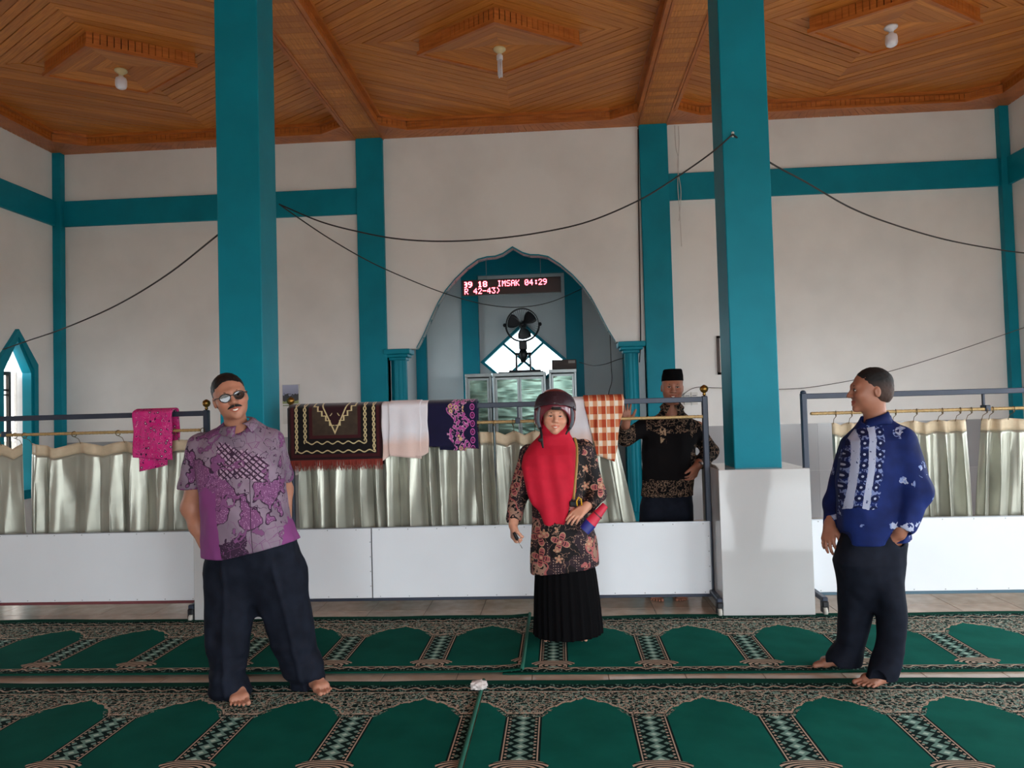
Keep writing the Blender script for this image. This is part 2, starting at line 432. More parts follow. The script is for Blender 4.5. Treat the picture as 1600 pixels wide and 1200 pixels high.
    for i in range(5):
        a, b, c, d = inner[i], inner[i+1], outer[i+1], outer[i]
        nn = max(2, int(math.hypot(b[0]-a[0], b[1]-a[1])/.075))
        for k in range(nn):
            t0, t1 = k/nn, (k+.93)/nn
            L = lambda p, q, t: (p[0]+(q[0]-p[0])*t, p[1]+(q[1]-p[1])*t)
            sof.prism([L(a, b, t0), L(a, b, t1), L(d, c, t1), L(d, c, t0)], 'z', ZC, ZC+.02)
        sof.prism([a, b, c, d], 'z', ZC+.012, ZC+.03)
    tag(sof.build('soffit_boards', M_wood, ce), kind='stuff')
    fas = MB(); mo = MB()
    for i in range(5):
        a, b = np.array(inner[i]), np.array(inner[i+1]); t = (b-a)/np.linalg.norm(b-a); nrm = np.array((t[1], -t[0]))
        nn = max(2, int(np.linalg.norm(b-a)/.06))
        for k in range(nn):
            p, q = a+(b-a)*k/nn, a+(b-a)*(k+.85)/nn
            fas.prism([tuple(p), tuple(q), tuple(q-nrm*.02), tuple(p-nrm*.02)], 'z', ZC, ZP+.02)
        fas.prism([tuple(a-nrm*.012), tuple(b-nrm*.012), tuple(b-nrm*.03), tuple(a-nrm*.03)], 'z', ZC, ZP+.02)
        mo.prism([tuple(a+nrm*.045), tuple(b+nrm*.045), tuple(b-nrm*.02), tuple(a-nrm*.02)], 'z', ZP-.035, ZP+.02)
        mo.prism([tuple(a+nrm*.012), tuple(b+nrm*.012), tuple(b-nrm*.03), tuple(a-nrm*.03)], 'z', ZC-.012, ZC+.02)
    tag(fas.build('fascia_slats', M_wood, ce), kind='stuff'); mo.build('cornice', M_wood, ce)
for (x0, x1) in ((W0, W1), (W2, W3)):                # the two long beams, clad across with boards
    bo = MB().box(x0, x1, YF, YB, ZC+.012, ZP+.06).build('beam', M_wood, ce)
    for sgn, xx in ((-1, x0), (1, x1)):
        MB().box(xx-.012, xx+.012, YF, YB, ZC-.014, ZC+.03).build('beam_moulding', M_wood, bo)
    pm = MB().box(-.052, .052, -(x1-x0)/2+.012, (x1-x0)/2-.012, -.008, .012).mesh('beam_board', M_plank)
    for k in range(44):
        o = bpy.data.objects.new('beam_board', pm); o.location = ((x0+x1)/2, YB-.06-.108*k, ZC+.006); o.rotation_euler = (0, 0, math.pi/2); link(o, bo)
bo = MB().box(XL, XR, 5.56, 5.96, ZC, ZP+.06).build('beam', M_wood, ce)     # cross beam over the pillars, above the picture

# ------------------------------------------------------------------ pillars
PY, PS = 5.594, .336
M_hook = plain('white_ceramic', (230, 230, 226), .35)
for X0, lab in ((-2.5495, 'square teal pillar behind the man in the purple batik shirt'), (1.2531, 'square teal pillar beside the man in the black cap')):
    cx, cy = X0+PS/2, PY+PS/2
    p = thing('pillar', lab, 'pillar', (cx, cy, 0), group='square pillars of the hall')
    MB().bbox(-PS/2, PS/2, -PS/2, PS/2, 1.02, ZC, .006).build('shaft', M_teal, p)
    q = .316
    MB().bbox(-q+.012, q-.012, -q+.012, q-.012, 0, 1.0, .004).build('pedestal', M_grout, p)
    for k in range(4):
        o = MB().bbox(-q+.001, q-.001, -q, -q+.012, .002, 1.026, .003).build('pedestal_tile', M_ped, p); o.rotation_euler = (0, 0, k*math.pi/2)
    MB().bbox(-q+.004, q-.004, -q+.004, q-.004, 1.0, 1.027, .002).build('pedestal_cap', M_ped, p)
h = at(1145, 210, PY-.012)
o = tag(MB().lathe([(.006, -.02), (.012, -.012), (.008, 0), (.012, .012), (.006, .02)], n=10).build('cable_hook', M_hook, loc=tuple(h)),
        'small white cable hook on the teal pillar', 'hook')

# ------------------------------------------------------------------ mihrab niche
NB = 12.3; nx0, nx1 = W1-.03, W2+.03
def wallobj(name, mm, m=M_wall): return tag(mm.build(name, m), kind='structure')
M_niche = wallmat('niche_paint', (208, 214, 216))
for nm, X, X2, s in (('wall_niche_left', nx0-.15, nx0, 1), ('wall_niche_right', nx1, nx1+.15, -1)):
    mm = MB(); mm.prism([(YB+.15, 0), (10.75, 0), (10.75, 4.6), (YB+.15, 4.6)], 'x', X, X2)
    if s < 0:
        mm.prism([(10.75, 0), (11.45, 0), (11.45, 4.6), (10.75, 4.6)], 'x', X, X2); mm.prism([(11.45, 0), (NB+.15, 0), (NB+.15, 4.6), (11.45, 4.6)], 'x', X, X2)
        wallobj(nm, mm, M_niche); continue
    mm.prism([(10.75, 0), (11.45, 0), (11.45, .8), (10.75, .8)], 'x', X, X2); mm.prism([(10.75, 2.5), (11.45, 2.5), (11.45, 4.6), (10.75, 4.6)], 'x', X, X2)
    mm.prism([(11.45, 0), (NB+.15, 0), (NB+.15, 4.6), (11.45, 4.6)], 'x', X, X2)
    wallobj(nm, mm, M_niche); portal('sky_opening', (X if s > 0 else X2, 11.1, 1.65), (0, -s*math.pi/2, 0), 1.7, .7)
    tag(MB().box(.5*(X+X2)-.003, .5*(X+X2)+.003, 10.75, 11.45, .8, 2.5).build('window_%d' % (2 if s > 0 else 3), glass('niche_pane', (225, 232, 235), .1)), kind='structure')
tag(MB().box(nx0-.15, nx1+.15, YB+.15, NB+.15, 4.05, 4.2).build('ceiling_niche', M_teal), kind='structure')
# diamond window: corners in the picture
L_, R_, T_ = at(752, 565, NB), at(885, 563, NB), at(818, 505, NB)
dcx, dcz, dh = .5*(L_[0]+R_[0]), .5*(L_[2]+R_[2])+.0, .5*(R_[0]-L_[0])
dv = T_[2]-dcz
mm = MB()
mm.prism([(nx0, 0), (dcx, 0), (dcx, dcz-dv), (dcx-dh, dcz), (dcx, dcz+dv), (dcx, 4.1), (nx0, 4.1)], 'y', NB, NB+.15)
mm.prism([(dcx, 0), (nx1, 0), (nx1, 4.1), (dcx, 4.1), (dcx, dcz+dv), (dcx+dh, dcz), (dcx, dcz-dv)], 'y', NB, NB+.15)
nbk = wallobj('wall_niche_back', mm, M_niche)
portal('sky_opening', (dcx, NB+.1, dcz), (-math.pi/2, 0, 0), 2*dh, 2*dv)
dw = tag(empty('window_3', (dcx, NB, dcz)), kind='structure')
fr = MB(); cc = [(dh, 0), (0, dv), (-dh, 0), (0, -dv)]
for i in range(4):
    (a, b), (c, d) = cc[i], cc[(i+1) % 4]
    fr.prism([(a*1.02, b*1.02), (c*1.02, d*1.02), (c*.92, d*.92), (a*.92, b*.92)], 'y', -.03, .12)
fr.build('frame', M_teal, dw)
for (a, b), (c, d) in (((.5*dh, .5*dv), (-.5*dh, -.5*dv)), ((-.5*dh, .5*dv), (.5*dh, -.5*dv))):
    nrm = np.array((-(d-b), c-a)); nrm = nrm/np.linalg.norm(nrm)*.02
    MB().prism([(a+nrm[0], b+nrm[1]), (c+nrm[0], d+nrm[1]), (c-nrm[0], d-nrm[1]), (a-nrm[0], b-nrm[1])], 'y', .0, .05).build('glazing_bar', M_teal, dw)
mp = glass('diamond_pane', (240, 246, 248), .08)
for (a, b) in ((0, .5), (.5, 0), (0, -.5), (-.5, 0)):
    MB().prism([((a+.46)*dh, b*dv), (a*dh, (b+.46)*dv), ((a-.46)*dh, b*dv), (a*dh, (b-.46)*dv)], 'y', .022, .028).build('pane', mp, dw)
for (pa, pb) in ((722, 748), (884, 911)):            # posts on the niche back wall
    a, b = at(pa, 520, NB-.1)[0], at(pb, 520, NB-.1)[0]; MB().bbox(a, b, NB-.1, NB, 0, 4.05, .006).build('post', M_teal, nbk)
a = at(667, 560, NB-.06)[0]
MB().bbox(nx0, a, NB-.12, NB, 0, 4.05, .005).build('corner_post', M_teal, nbk)
MB().bbox(nx1-.14, nx1, NB-.12, NB, 0, 4.05, .005).build('corner_post', M_teal, nbk)
MB().bbox(nx0, nx1, NB-.11, NB, at(800, 428, NB-.1)[2], 4.05, .005).build('lintel', M_teal, nbk)
# short columns carrying the arch
for pxa, pxb, ca, lab in ((613, 636, 1, 'slim fluted teal column under the arch beside the white cloth'), (977, 998, -1, 'slim fluted teal column under the arch beside the waving man')):
    a, b = at(pxa, 600, YB+.08)[0], at(pxb, 600, YB+.08)[0]; c = (a+b)/2; r = (b-a)/2*1.08
    cl = thing('arch_column', lab, 'column', (c, YB+.08, 0), group='columns under the mihrab arch')
    n = 40; vs = []
    for zz in (0, zb-.09):
        for k in range(n):
            t = 2*math.pi*k/n; rr = r*(1-.10*(.5+.5*math.cos(8*t))**2); vs.append((rr*math.cos(t), rr*math.sin(t), zz))
    MB().add(vs, [(k, (k+1) % n, n+(k+1) % n, n+k) for k in range(n)]).build('shaft', M_teal, cl)
    cp = MB()
    for k, (w_, h0, h1) in enumerate(((.115, -.15, -.11), (.145, -.11, -.07), (.175, -.07, -.002))):
        cp.bbox(-w_, w_, -w_, min(w_, .17), zb+h0, zb+h1, .008)
    cp.build('capital', M_teal, cl)
    MB().bbox(-.15, .15, -.15, .15, 0, .12, .01).build('base', M_teal, cl)
# ================================================================== carpets
def carpet_mat(name, tone):
    g = G(name); x, y, z = g.co(); P = .597
    u = (x+P/2).mod(P)-P/2                            # 0 at a column
    au = u.abs(); hw = P/2-.086
    f = P/2-au                                        # distance from the arch axis
    t = (f*(1/hw)).min(1.)
    scal = (t*9.5).sin().abs()*.016
    arch_y = .695+(1-t.pow(1.9))*.165+(1-(t*7).min(1.))*.045+scal*(t > .1)
    fine = g.noise(70, 3); n2 = g.noise(26, 3)
    vv = g.vor(46, None, 'F1'); vd = V(g, vv.outputs['Distance']); vc = g.sep(vv.outputs['Color'])
    ve = V(g, g.vor(30, None, 'DISTANCE_TO_EDGE').outputs[0])
    G1, DK, BE, AQ, BR = lin(*tone), lin(15, 34, 32), lin(182, 162, 144), lin(108, 142, 132), lin(84, 48, 44)
    field = g.mix(G1, tuple(c*.82 for c in lin(*tone)[:3])+(1,), g.noise(5, 4).soft(.35, .65))
    # floral ground of the spandrels
    fl_ = g.mix(DK, AQ, (vd < .40)*(vc[0] > .36)); fl_ = g.mix(fl_, BE, ((vd < .30)*(vc[0] < .30))); fl_ = g.mix(fl_, lin(150, 166, 152), (ve < .035))
    fl_ = g.mix(fl_, BR, (vd < .16)*(vc[1] > .6)); fl_ = g.mix(fl_, BE, (n2-.5).abs().band(0., .018))
    # beige scrolls along the arch edge
    dy = y-arch_y
    fl_ = g.mix(fl_, BE, dy.band(-.001, .022)*((fine > .46)))
    fl_ = g.mix(fl_, DK, dy.band(-.01, .0))
    # columns: beige lines, dark ground, aqua lozenges
    cy = y.mod(.062)-.031
    loz = (au*.9+cy.abs())
    colm = g.mix(DK, AQ, loz < .034); colm = g.mix(colm, lin(170, 196, 184), loz < .014)
    cz = ((y+.031).mod(.062)-.031).abs()+(au-.046).abs()
    colm = g.mix(colm, AQ, cz < .014); colm = g.mix(colm, BE, ((y*1.0).mod(.031)-.0155).abs()+(au-.062).abs() < .008)
    colm = g.mix(colm, BE, au.band(.073, .079)); colm = g.mix(colm, DK, au.band(.079, .088))
    # shell shaped bases
    bx, by = au, (y-.125)
    rr = ((bx*bx)*.55+by*by*2.2).sqrt()
    base = g.mix(DK, BE, (rr*260).sin() > -.15); 
    inb = (((bx*bx)*(1/(.125*.125))+(by-.036)*(by-.036)*(1/(.050*.050))) < 1.)
    # borders
    bu = (x*1.).mod(.09)-.045
    bo = g.mix(DK, AQ, V(g, g.vor(60, None, 'F1').outputs[0]) < .33); bo = g.mix(bo, BE, (((x*70).sin()*.012)+(y.mod(.966)-.068)).abs() < .006)
    c = g.mix(field, fl_, dy > 0.)
    c = g.mix(c, colm, (au < .088)*(y < .735))
    c = g.mix(c, fl_, ((au < .088+(y-.66)*.6)*(y > .66)*(dy > -.3)*(y < .75))*(fine > .44))
    c = g.mix(c, base, inb)
    c = g.mix(c, BE, (y-.985).abs() < .004)
    c = g.mix(c, bo, y > .989); c = g.mix(c, bo, y < .085)
    c = g.mix(c, BE, (y-.087).abs() < .003)
    c = g.mix(c, lin(14, 62, 50), y > 1.085); c = g.mix(c, lin(14, 62, 50), y < .022)
    return g.end(c, .97, 0, .05, g.noise(420, 2), .35, .003)
M_carp = [carpet_mat('carpet_weave_a', (13, 86, 74)), carpet_mat('carpet_weave_b', (17, 96, 84))]
def carpet(label, xa, xb, ya, phase, mt, lift=.012, ripple=.006, lap=0.):
    W = 1.15; nx, ny = int(abs(xb-xa)/.06), 24
    o_x = phase; th = .009
    xs = np.linspace(xa, xb, nx)-o_x; ys = np.linspace(0, W, ny)
    XX, YY = np.meshgrid(xs, ys, indexing='ij')
    wav = ripple*(np.sin(XX*1.7+phase)*.5+np.sin(XX*4.3+1)*.3)*np.clip((YY-.9)/.25, 0, 1)
    ZZ = lift+np.abs(wav)*1.2
    if lap: ZZ += .012*np.exp(-((XX-(xb-o_x))/.08)**2)
    YYw = YY+wav*1.6
    top = np.dstack((XX, YYw, ZZ)); bot = np.dstack((XX, YYw, ZZ-th))
    m = MB(); m.grid(top); m.grid(bot)
    for E_ in ((top[:, 0], bot[:, 0]), (top[:, -1], bot[:, -1]), (top[0], bot[0]), (top[-1], bot[-1])): m.grid(np.stack(E_), False)
    o = m.build('prayer_carpet', mt, loc=(o_x, ya, 0)); tag(o, label, 'carpet', 'green prayer carpets in two rows')
    return o
YN, YR = 3.055, 4.325
cN1 = carpet('green prayer carpet in the near row under the man in the purple shirt', -5.2, -.455, YN, -2.229, M_carp[0])
cN2 = carpet('green prayer carpet in the near row under the front foot of the man in blue', -.44, 4.6, YN, .385, M_carp[1])
cF1 = carpet('green prayer carpet in the far row, its edge lapped over the next one', -6.4, -.25, YR, -2.585, M_carp[0], .024, .008, 1)
cF2 = carpet('green prayer carpet in the far row under the woman in the helmet', -.36, 5.2, YR, .520, M_carp[1], .011, .008)
M_hem = plain('carpet_hem', (16, 92, 74), .9)
for c_, xa, y_, zz in ((cN1, -.455, YN, .016), (cF1, -.25, YR, .036)):  # bound end of the upper carpets
    m = MB(); m.tube([(xa-c_.location.x, q*1.15, zz) for q in np.linspace(0, 1, 12)], .011, 8); m.build('bound_edge', M_hem, c_)
# wad of clear plastic at the seam
m = MB(); c = atZ(748, 1074, .03)
bm = bmesh.new(); bmesh.ops.create_icosphere(bm, subdivisions=3, radius=.035)
for v_ in bm.verts: v_.co *= 1+.35*math.sin(v_.co.x*190)*math.sin(v_.co.y*170+1)*math.cos(v_.co.z*150); v_.co.x *= 1.3; v_.co.z *= .7
me = bpy.data.meshes.new('plastic_wad'); bm.to_mesh(me); bm.free(); setmat(me, plain('clear_plastic', (205, 196, 192), .25))
o = bpy.data.objects.new('plastic_wad', me); o.location = (c[0], c[1], .042); link(o); tag(o, 'crumpled wad of pale plastic lying on the carpet seam', 'plastic bag')

# ================================================================== wheeled partitions
YP = 5.75
M_frame = plain('frame_blue_grey', (52, 60, 76), .45, .2)
M_rod = plain('gilt_rope_rod', (198, 166, 112), .42, .25, .5, .25, 60)
M_ball = plain('brass_ball', (150, 112, 52), .3, .85)
M_board = plain('white_board', (232, 236, 240), .28, 0, .5, .04, 2)
M_rim = plain('board_rim', (150, 152, 156), .35, .6)
M_red = plain('dark_red_strip', (118, 62, 66), .5); M_bluestrip = plain('blue_grey_strip', (74, 104, 120), .5)
M_rubber = plain('black_plastic', (26, 26, 30), .5); M_wheel = plain('pale_wheel', (190, 186, 176), .5)
M_steel = plain('steel', (170, 170, 172), .3, .9)
ZR, ZROD, BT, BB = 1.53, 1.402, .625, .10
def partition(label, xa, xb, posts, seams, strip, ball, brackets, rodsegs):
    cx = (xa+xb)/2
    p = thing('wheeled_partition', label, 'partition', (cx, YP, 0), group='wheeled curtain partitions')
    for x in posts:
        x -= cx
        q = MB().bbox(x-.021, x+.021, -.021, .021, .10, 1.555, .006).build('post', M_frame, p)
        if ball: MB().lathe([(.008, 0), (.014, .012), (.008, .02), (.026, .034), (.032, .052), (.026, .07), (.006, .082)], (x, 0, 1.555), 14).build('finial', M_ball, q)
        else: MB().lathe([(.022, 0), (.02, .01), (.012, .018), (.002, .021)], (x, 0, 1.555), 14).build('finial', M_frame, q)
        MB().bbox(x-.02, x+.02, -.30, .30, .095, .13, .006).build('foot_bar', M_frame, p)
        for s in (-1, 1):
            cs_ = MB().bbox(x-.022, x+.022, s*.28-.03, s*.28+.03, .06, .105, .008).bbox(x-.024, x-.017, s*.28-.018, s*.28+.018, .025, .07, .002).bbox(x+.017, x+.024, s*.28-.018, s*.28+.018, .025, .07, .002).build('caster', M_rubber, p)
            MB().lathe([(.012, -.014), (.030, -.012), (.032, 0), (.030, .012), (.012, .014)], (x, s*.285, .032), 16, True, roty(math.pi/2)).build('wheel', M_wheel, cs_)
    MB().bbox(xa-cx, xb-cx, -.016, .016, ZR-.02, ZR+.02, .004).build('top_rail', M_frame, p)
    for i, (a, b) in enumerate(rodsegs):              # rope-like rod
        L = b-a; n = int(L/.012); mm = MB(); pts = []; nn = 10
        vs = []
        for k in range(n+1):
            xx = a-cx+L*k/n
            for j in range(nn):
                t = 2*math.pi*j/nn; r = .0115*(1+.16*math.cos(2*t+k*.012*2*math.pi/.030)); vs.append((xx, -.045+r*math.cos(t), ZROD+r*math.sin(t)))
        fs = [(k*nn+j, k*nn+(j+1) % nn, (k+1)*nn+(j+1) % nn, (k+1)*nn+j) for k in range(n) for j in range(nn)]+[tuple(range(nn)), tuple(n*nn+j for j in range(nn))]
        mm.add(vs, fs, True).build('rod', M_rod, p)
    for x in brackets:
        MB().box(x-cx-.006, x-cx+.006, -.012, .012, ZROD+.02, ZR).bbox(x-cx-.018, x-cx+.018, -.065, .014, ZROD-.015, ZROD+.028, .004).build('rod_bracket', M_frame, p)
    ed = [xa+.0]+seams+[xb-.0]
    for a, b in zip(ed[:-1], ed[1:]):
        bd = MB().bbox(a-cx+.003, b-cx-.003, -.034, -.024, BB, BT, .002).build('board', M_board, p)
        rm = MB(); 
        for zz in (BT,): rm.box(a-cx, b-cx, -.037, -.020, zz-.001, zz+.006)
        rm.box(a-cx-.002, a-cx+.003, -.036, -.022, BB, BT); rm.box(b-cx-.003, b-cx+.002, -.036, -.022, BB, BT)
        rm.build('rim', M_rim, bd)
        sm_ = MB().lathe([(.0045, -.0015), (.004, .001), (.001, .002)], n=6, R=rotx(math.pi/2)).mesh('screw', M_steel)
        k = 0; xx = a+.06
        while xx < b-.02:
            for zz in (BT-.012, BB+.012):
                o = bpy.data.objects.new('screw', sm_); o.location = (xx-cx, -.035, zz); link(o, bd)
            xx += .22
        for zz in np.arange(BB+.09, BT-.05, .11):
            o = bpy.data.objects.new('screw', sm_); o.location = (b-cx-.012, -.035, zz); link(o, bd)
    MB().bbox(xa-cx, xb-cx, -.036, .012, BB-.022, BB-.001, .003).build('bottom_strip', strip, p)
    return p
partition('wheeled partition with curtains and white board hung with the pink cloth', -5.0, -2.728, [-4.98, -2.728], [-4.66], M_red, True, [-4.33], [(-4.95, -2.76)])
partition('wheeled partition with white boards and towels along the middle rail', -2.062, 1.085, [-2.062, 1.085], [-1.444], M_frame, True, [-.31], [(-2.03, -.30), (-.31, 1.06)])
partition('wheeled partition with curtains behind the man in blue', 1.807, 4.6, [1.807, 4.58], [], M_bluestrip, False, [3.09], [(1.84, 4.55)])

# ------------------------------------------------------------------ curtains
g = G('satin_curtain'); x, y, z = g.co()
cl_ = g.mix(lin(152, 152, 139), lin(178, 178, 163), g.noise(3, 3).soft(.3, .7))
M_satin = g.end(cl_, .30, .45, .6, g.noise(160, 2, g.vec(x*4, y*4, z)), .05, .002, Sheen_Weight=.2)
M_head = plain('curtain_header', (206, 186, 156), .6, .05, .4, .12, 20)
M_ring = plain('curtain_ring', (120, 98, 58), .35, .8)
def vnoise1(n, seed, m):
    r = np.random.default_rng(seed).uniform(-1, 1, m+2); t = np.linspace(0, m, n); i = np.clip(t.astype(int), 0, m-1); f = t-i; f = f*f*(3-2*f)
    return r[i]*(1-f)+r[i+1]*f
def curtain(label, xt, xb, rings, pleats, seed, ztop=1.33, zbot=.50, amp=.035, sag=.05, twist=0., droop=None, plow=None):
    """xt, xb: left and right ends at the top and the bottom; rings: positions 0..1 along the top."""
    nu, nv = int(70+pleats*14), 40
    cx = .5*(xb[0]+xb[1]); U = np.linspace(0, 1, nu); Vv = np.linspace(0, 1, nv)
    ph = U*pleats+.35*vnoise1(nu, seed, max(3, int(pleats)))
    am = 1+.5*vnoise1(nu, seed+1, max(3, int(pleats*1.3)))
    rg = np.array(rings); d = np.min(np.abs(U[:, None]-rg[None]), axis=1)
    gap = max(.02, float(np.max(d))); sg = sag*(d/gap)**1.3
    P = np.zeros((nu, nv, 3))
    for j, v in enumerate(Vv):
        x = (xt[0]+(xt[1]-xt[0])*U)*(1-v)+(xb[0]+(xb[1]-xb[0])*U)*v
        env = amp*(.35+.65*min(1, v*1.8))*am
        s = np.sin(2*np.pi*ph+twist*v); s2 = np.sign(s)*np.abs(s)**.75
        dx = .35*(xb[1]-xb[0])/max(1, pleats)*.35*np.sin(4*np.pi*ph+.6)*min(1, v*2)
        yy = np.maximum(.03+.03*v-env*s2+.012*np.sin(2*np.pi*ph*2.3+v*3)*v, -.012)
        zt = ztop-sg; P[:, j, 0] = x+dx-cx; P[:, j, 1] = yy; P[:, j, 2] = zt+(zbot-zt)*v
    t = thing('curtain', label, 'curtain', (cx, YP, 0), group='satin curtains on the partitions')
    nh = 5
    for nm, A, mt, off in (('fabric', P[:, nh-1:], M_satin, 0), ('header_band', P[:, :nh], M_head, 0)):
        A = A.copy(); o = MB().grid(A).build(nm, mt, t)
        md = o.modifiers.new('thickness', 'SOLIDIFY'); md.thickness = .003
    for r in rings:
        i = min(nu-1, int(r*(nu-1))); c = P[i, 0]
        n = 14; ring = [(c[0]+.0045*math.sin(a), -.045+.0*a, ZROD+.0+.022*math.cos(a)-.008) if False else (c[0]+.006*math.sin(a*1.0), -.045+.021*math.sin(a), ZROD-.006+.021*math.cos(a)) for a in np.linspace(0, 2*math.pi, n)]
        MB().tube(ring, .003, 6).tube([(c[0], -.045, ZROD-.027), (c[0], c[1]*.5-.01, ZROD-.045), (c[0], c[1]-.002, c[2]-.012)], .0022, 5).build('curtain_ring', M_ring, t)
    return t
def XP(px, py=750): return float(at(px, py, YP)[0])
curtain('silvery satin curtain cut by the picture edge beside the pointed window', (XP(-70), XP(30)), (XP(-60), XP(36)), [.0, .35, .7, 1], 3.2, 11, twist=.8)
curtain('wide silvery satin curtain under the pink cloth', (XP(45), XP(322)), (XP(40), XP(322)), [.0, .285, .53, .85, 1.], 7.5, 12, sag=.05)
curtain('wide silvery satin curtain under the prayer rug and towels', (XP(468), XP(772)), (XP(470), XP(776)), [.03, .3, .6, .93], 11., 13, amp=.042, sag=.02)
curtain('short silvery satin curtain behind the arm holding the key', (XP(776), XP(880)), (XP(780), XP(884)), [.0, .28, .6, 1.], 3.6, 14, amp=.036, sag=.045)
curtain('silvery satin curtain swept sideways below the checked sarong', (XP(890), XP(962)), (XP(898), XP(996)), [.1, .9], 3.0, 15, sag=.02, amp=.03)
curtain('narrow folded satin curtain seen in front of the chest of the man in blue', (XP(1305), XP(1350)), (XP(1303), XP(1352)), [.05, .6, 1], 2.2, 16, sag=.02)
curtain('silvery satin curtain behind the shoulder of the man in blue', (XP(1400), XP(1518)), (XP(1398), XP(1524)), [.0, .28, .62, .86, 1], 4.8, 17, sag=.02, amp=.04)
curtain('silvery satin curtain cut by the picture edge behind the man in blue', (XP(1542), XP(1700)), (XP(1530), XP(1700)), [.0, .06, .27, .6, 1], 6., 18, sag=.015, amp=.04)

# ------------------------------------------------------------------ cloths over the rail
def drape(name, label, cat, px0, px1, front, back, mat, th=.006, slant=0., seed=1, off=0., wr=.006, group=None, r=.03, zt=ZR+.022, wave=2., parent=None, edge=0., taper=0.):
    x0, x1 = XP(px0, 640), XP(px1, 640); wd = x1-x0; cx = (x0+x1)/2
    R = r+off; path = []
    for k in range(14): path.append((R, zt-back*(1-k/14.)))
    fy = .040+R
    for k in range(9): a = math.pi*k/8; path.append((R*math.cos(a) if a < 1.57 else fy*math.cos(a), zt+.6*R*math.sin(a)-(.012*max(0, -math.cos(a)))))
    for k in range(1, 23): path.append((-fy, zt-.012-(front-.012)*k/22.))
    nu = 30; U = np.linspace(0, 1, nu); rg = np.random.default_rng(seed)
    f1, f2, p1, p2 = rg.uniform(1.5, 3), rg.uniform(3, 6), rg.uniform(0, 6), rg.uniform(0, 6)
    P = np.zeros((len(path), nu, 3))
    for i, (yy, zz) in enumerate(path):
        dn = max(0., zt-zz); s = 1 if yy < 0 else -1
        k = min(1, dn/.15)
        P[i, :, 0] = (U-.5)*wd*(1-taper*k*(dn/.4))+.004*np.sin(dn*21+p1)*k
        P[i, :, 1] = yy-s*wr*k*(np.sin(U*wave*f1+p1+dn*3)+.6*np.sin(U*wave*f2+p2))
        P[i, :, 2] = zz-zt-(slant*(U-.5)+edge*np.sin(U*7+p1)*.5)*(dn/.3)
    o = MB().grid(P).build(name, mat, parent, loc=(cx, YP, zt) if parent is None else None)
    md = o.modifiers.new('thickness', 'SOLIDIFY'); md.thickness = th; md.offset = 1
    if label: tag(o, label, cat, group)
    return o
# pink batik
g = G('pink_batik'); x, y, z = g.co()
vv = g.vor(26); vp = g.sep(vv.outputs['Position']); vd = V(g, vv.outputs['Distance']); vc = g.sep(vv.outputs['Color'])
wv = g.noise(14, 2); st = ((x*3+z*5+wv*2.2)*14).sin()
c = g.mix(lin(206, 32, 120), lin(222, 60, 140), g.noise(9).soft(.3, .7)); c = g.mix(c, lin(60, 24, 66), (st.abs() < .16)*(vc[0] > .35))
c = g.mix(c, lin(236, 176, 196), (st-.35).abs() < .07); c = g.mix(c, lin(60, 24, 66), (vd < .26)*(vc[1] > .55)); c = g.mix(c, lin(240, 200, 210), (vd < .13)*(vc[1] > .55))
M_pink = g.end(c, .8, 0, .2, g.noise(300), .2, .002)
pk = drape('batik_cloth', 'bright pink batik cloth hanging over the partition rail', 'cloth', 215, 276,   .36, .30, M_pink, .010, .02, 3, 0, .010)
o = drape('lower_fold', None, None, 228, 270,   .435, .30, M_pink, .006, -.03, 4, -.010, .008, parent=pk)
# brown prayer rug
RW = XP(600, 640)-XP(456, 640); RL = .40
g = G('brown_rug_weave'); x, y, z = g.co()
ax_ = x.abs(); dl_ = (RW/2-ax_); db = z+RL; d = dl_.min(db)
s_ = (x+0.)*(dl_ > db)+z*(dl_ < db)
BE2, BK, MR = lin(206, 188, 142), lin(20, 16, 16), lin(62, 22, 26)
c = g.mix(lin(58, 48, 40), lin(72, 60, 48), g.noise(20).soft(.3, .7))
c = g.mix(c, MR, d < .185); c = g.mix(c, BK, d < .160)
for dc, am_, pr in ((.062, .008, 78.), (.128, .009, 78.)):
    wv_ = (s_*pr).sin()*am_
    c = g.mix(c, BE2, (((d-dc)-wv_).abs() < .0045)); c = g.mix(c, BE2, (((d-dc)+wv_).abs() < .0045)*(dl_ < db))
c = g.mix(c, MR, d < .042); c = g.mix(c, lin(40, 14, 18), d < .02)
qz = ((0.-z)*(1/.036)).floor(); lim = .135-qz*.030+(qz > 3.)*(-.02)
inside = (ax_ < lim)*((0.-z) < .175); lim2 = lim-.012
c = g.mix(c, BE2, inside); c = g.mix(c, lin(48, 20, 26), (ax_ < lim2)*((0.-z) < .165)*(((0.-z).mod(.036) < .030)+(ax_ < lim2-.03)).clamp())
c = g.mix(c, BE2, ((ax_+z*.8+.02).abs() < .004)*((0.-z) < .07)*(ax_ > .02)); c = g.mix(c, BE2, ((ax_-.015)*2.2+(0.-z)-.165).abs()*1. < .012)
M_rug = g.end(c, .92, 0, .15, g.noise(350), .3, .002, Sheen_Weight=.3)
rug = drape('prayer_rug', 'dark brown prayer rug with red fringe hanging over the rail', 'rug', 456, 600, RL, .45, M_rug, .009, 0, 5, .004, .002)
fr_ = MB(); fr2 = random.Random(3)
for k in range(190):
    xx = -RW/2+.004+(RW-.008)*k/189; L = .075+fr2.uniform(-.012, .012)
    fr_.tube([(xx, -.078, -RL+.004), (xx+fr2.uniform(-.004, .004), -.080, -RL-L*.5), (xx+fr2.uniform(-.009, .009), -.078, -RL-L)], [.0022, .0024, .0012], 4, False)
tag(fr_.build('fringe', plain('red_fringe', (140, 52, 40), .85), rug), kind='stuff')
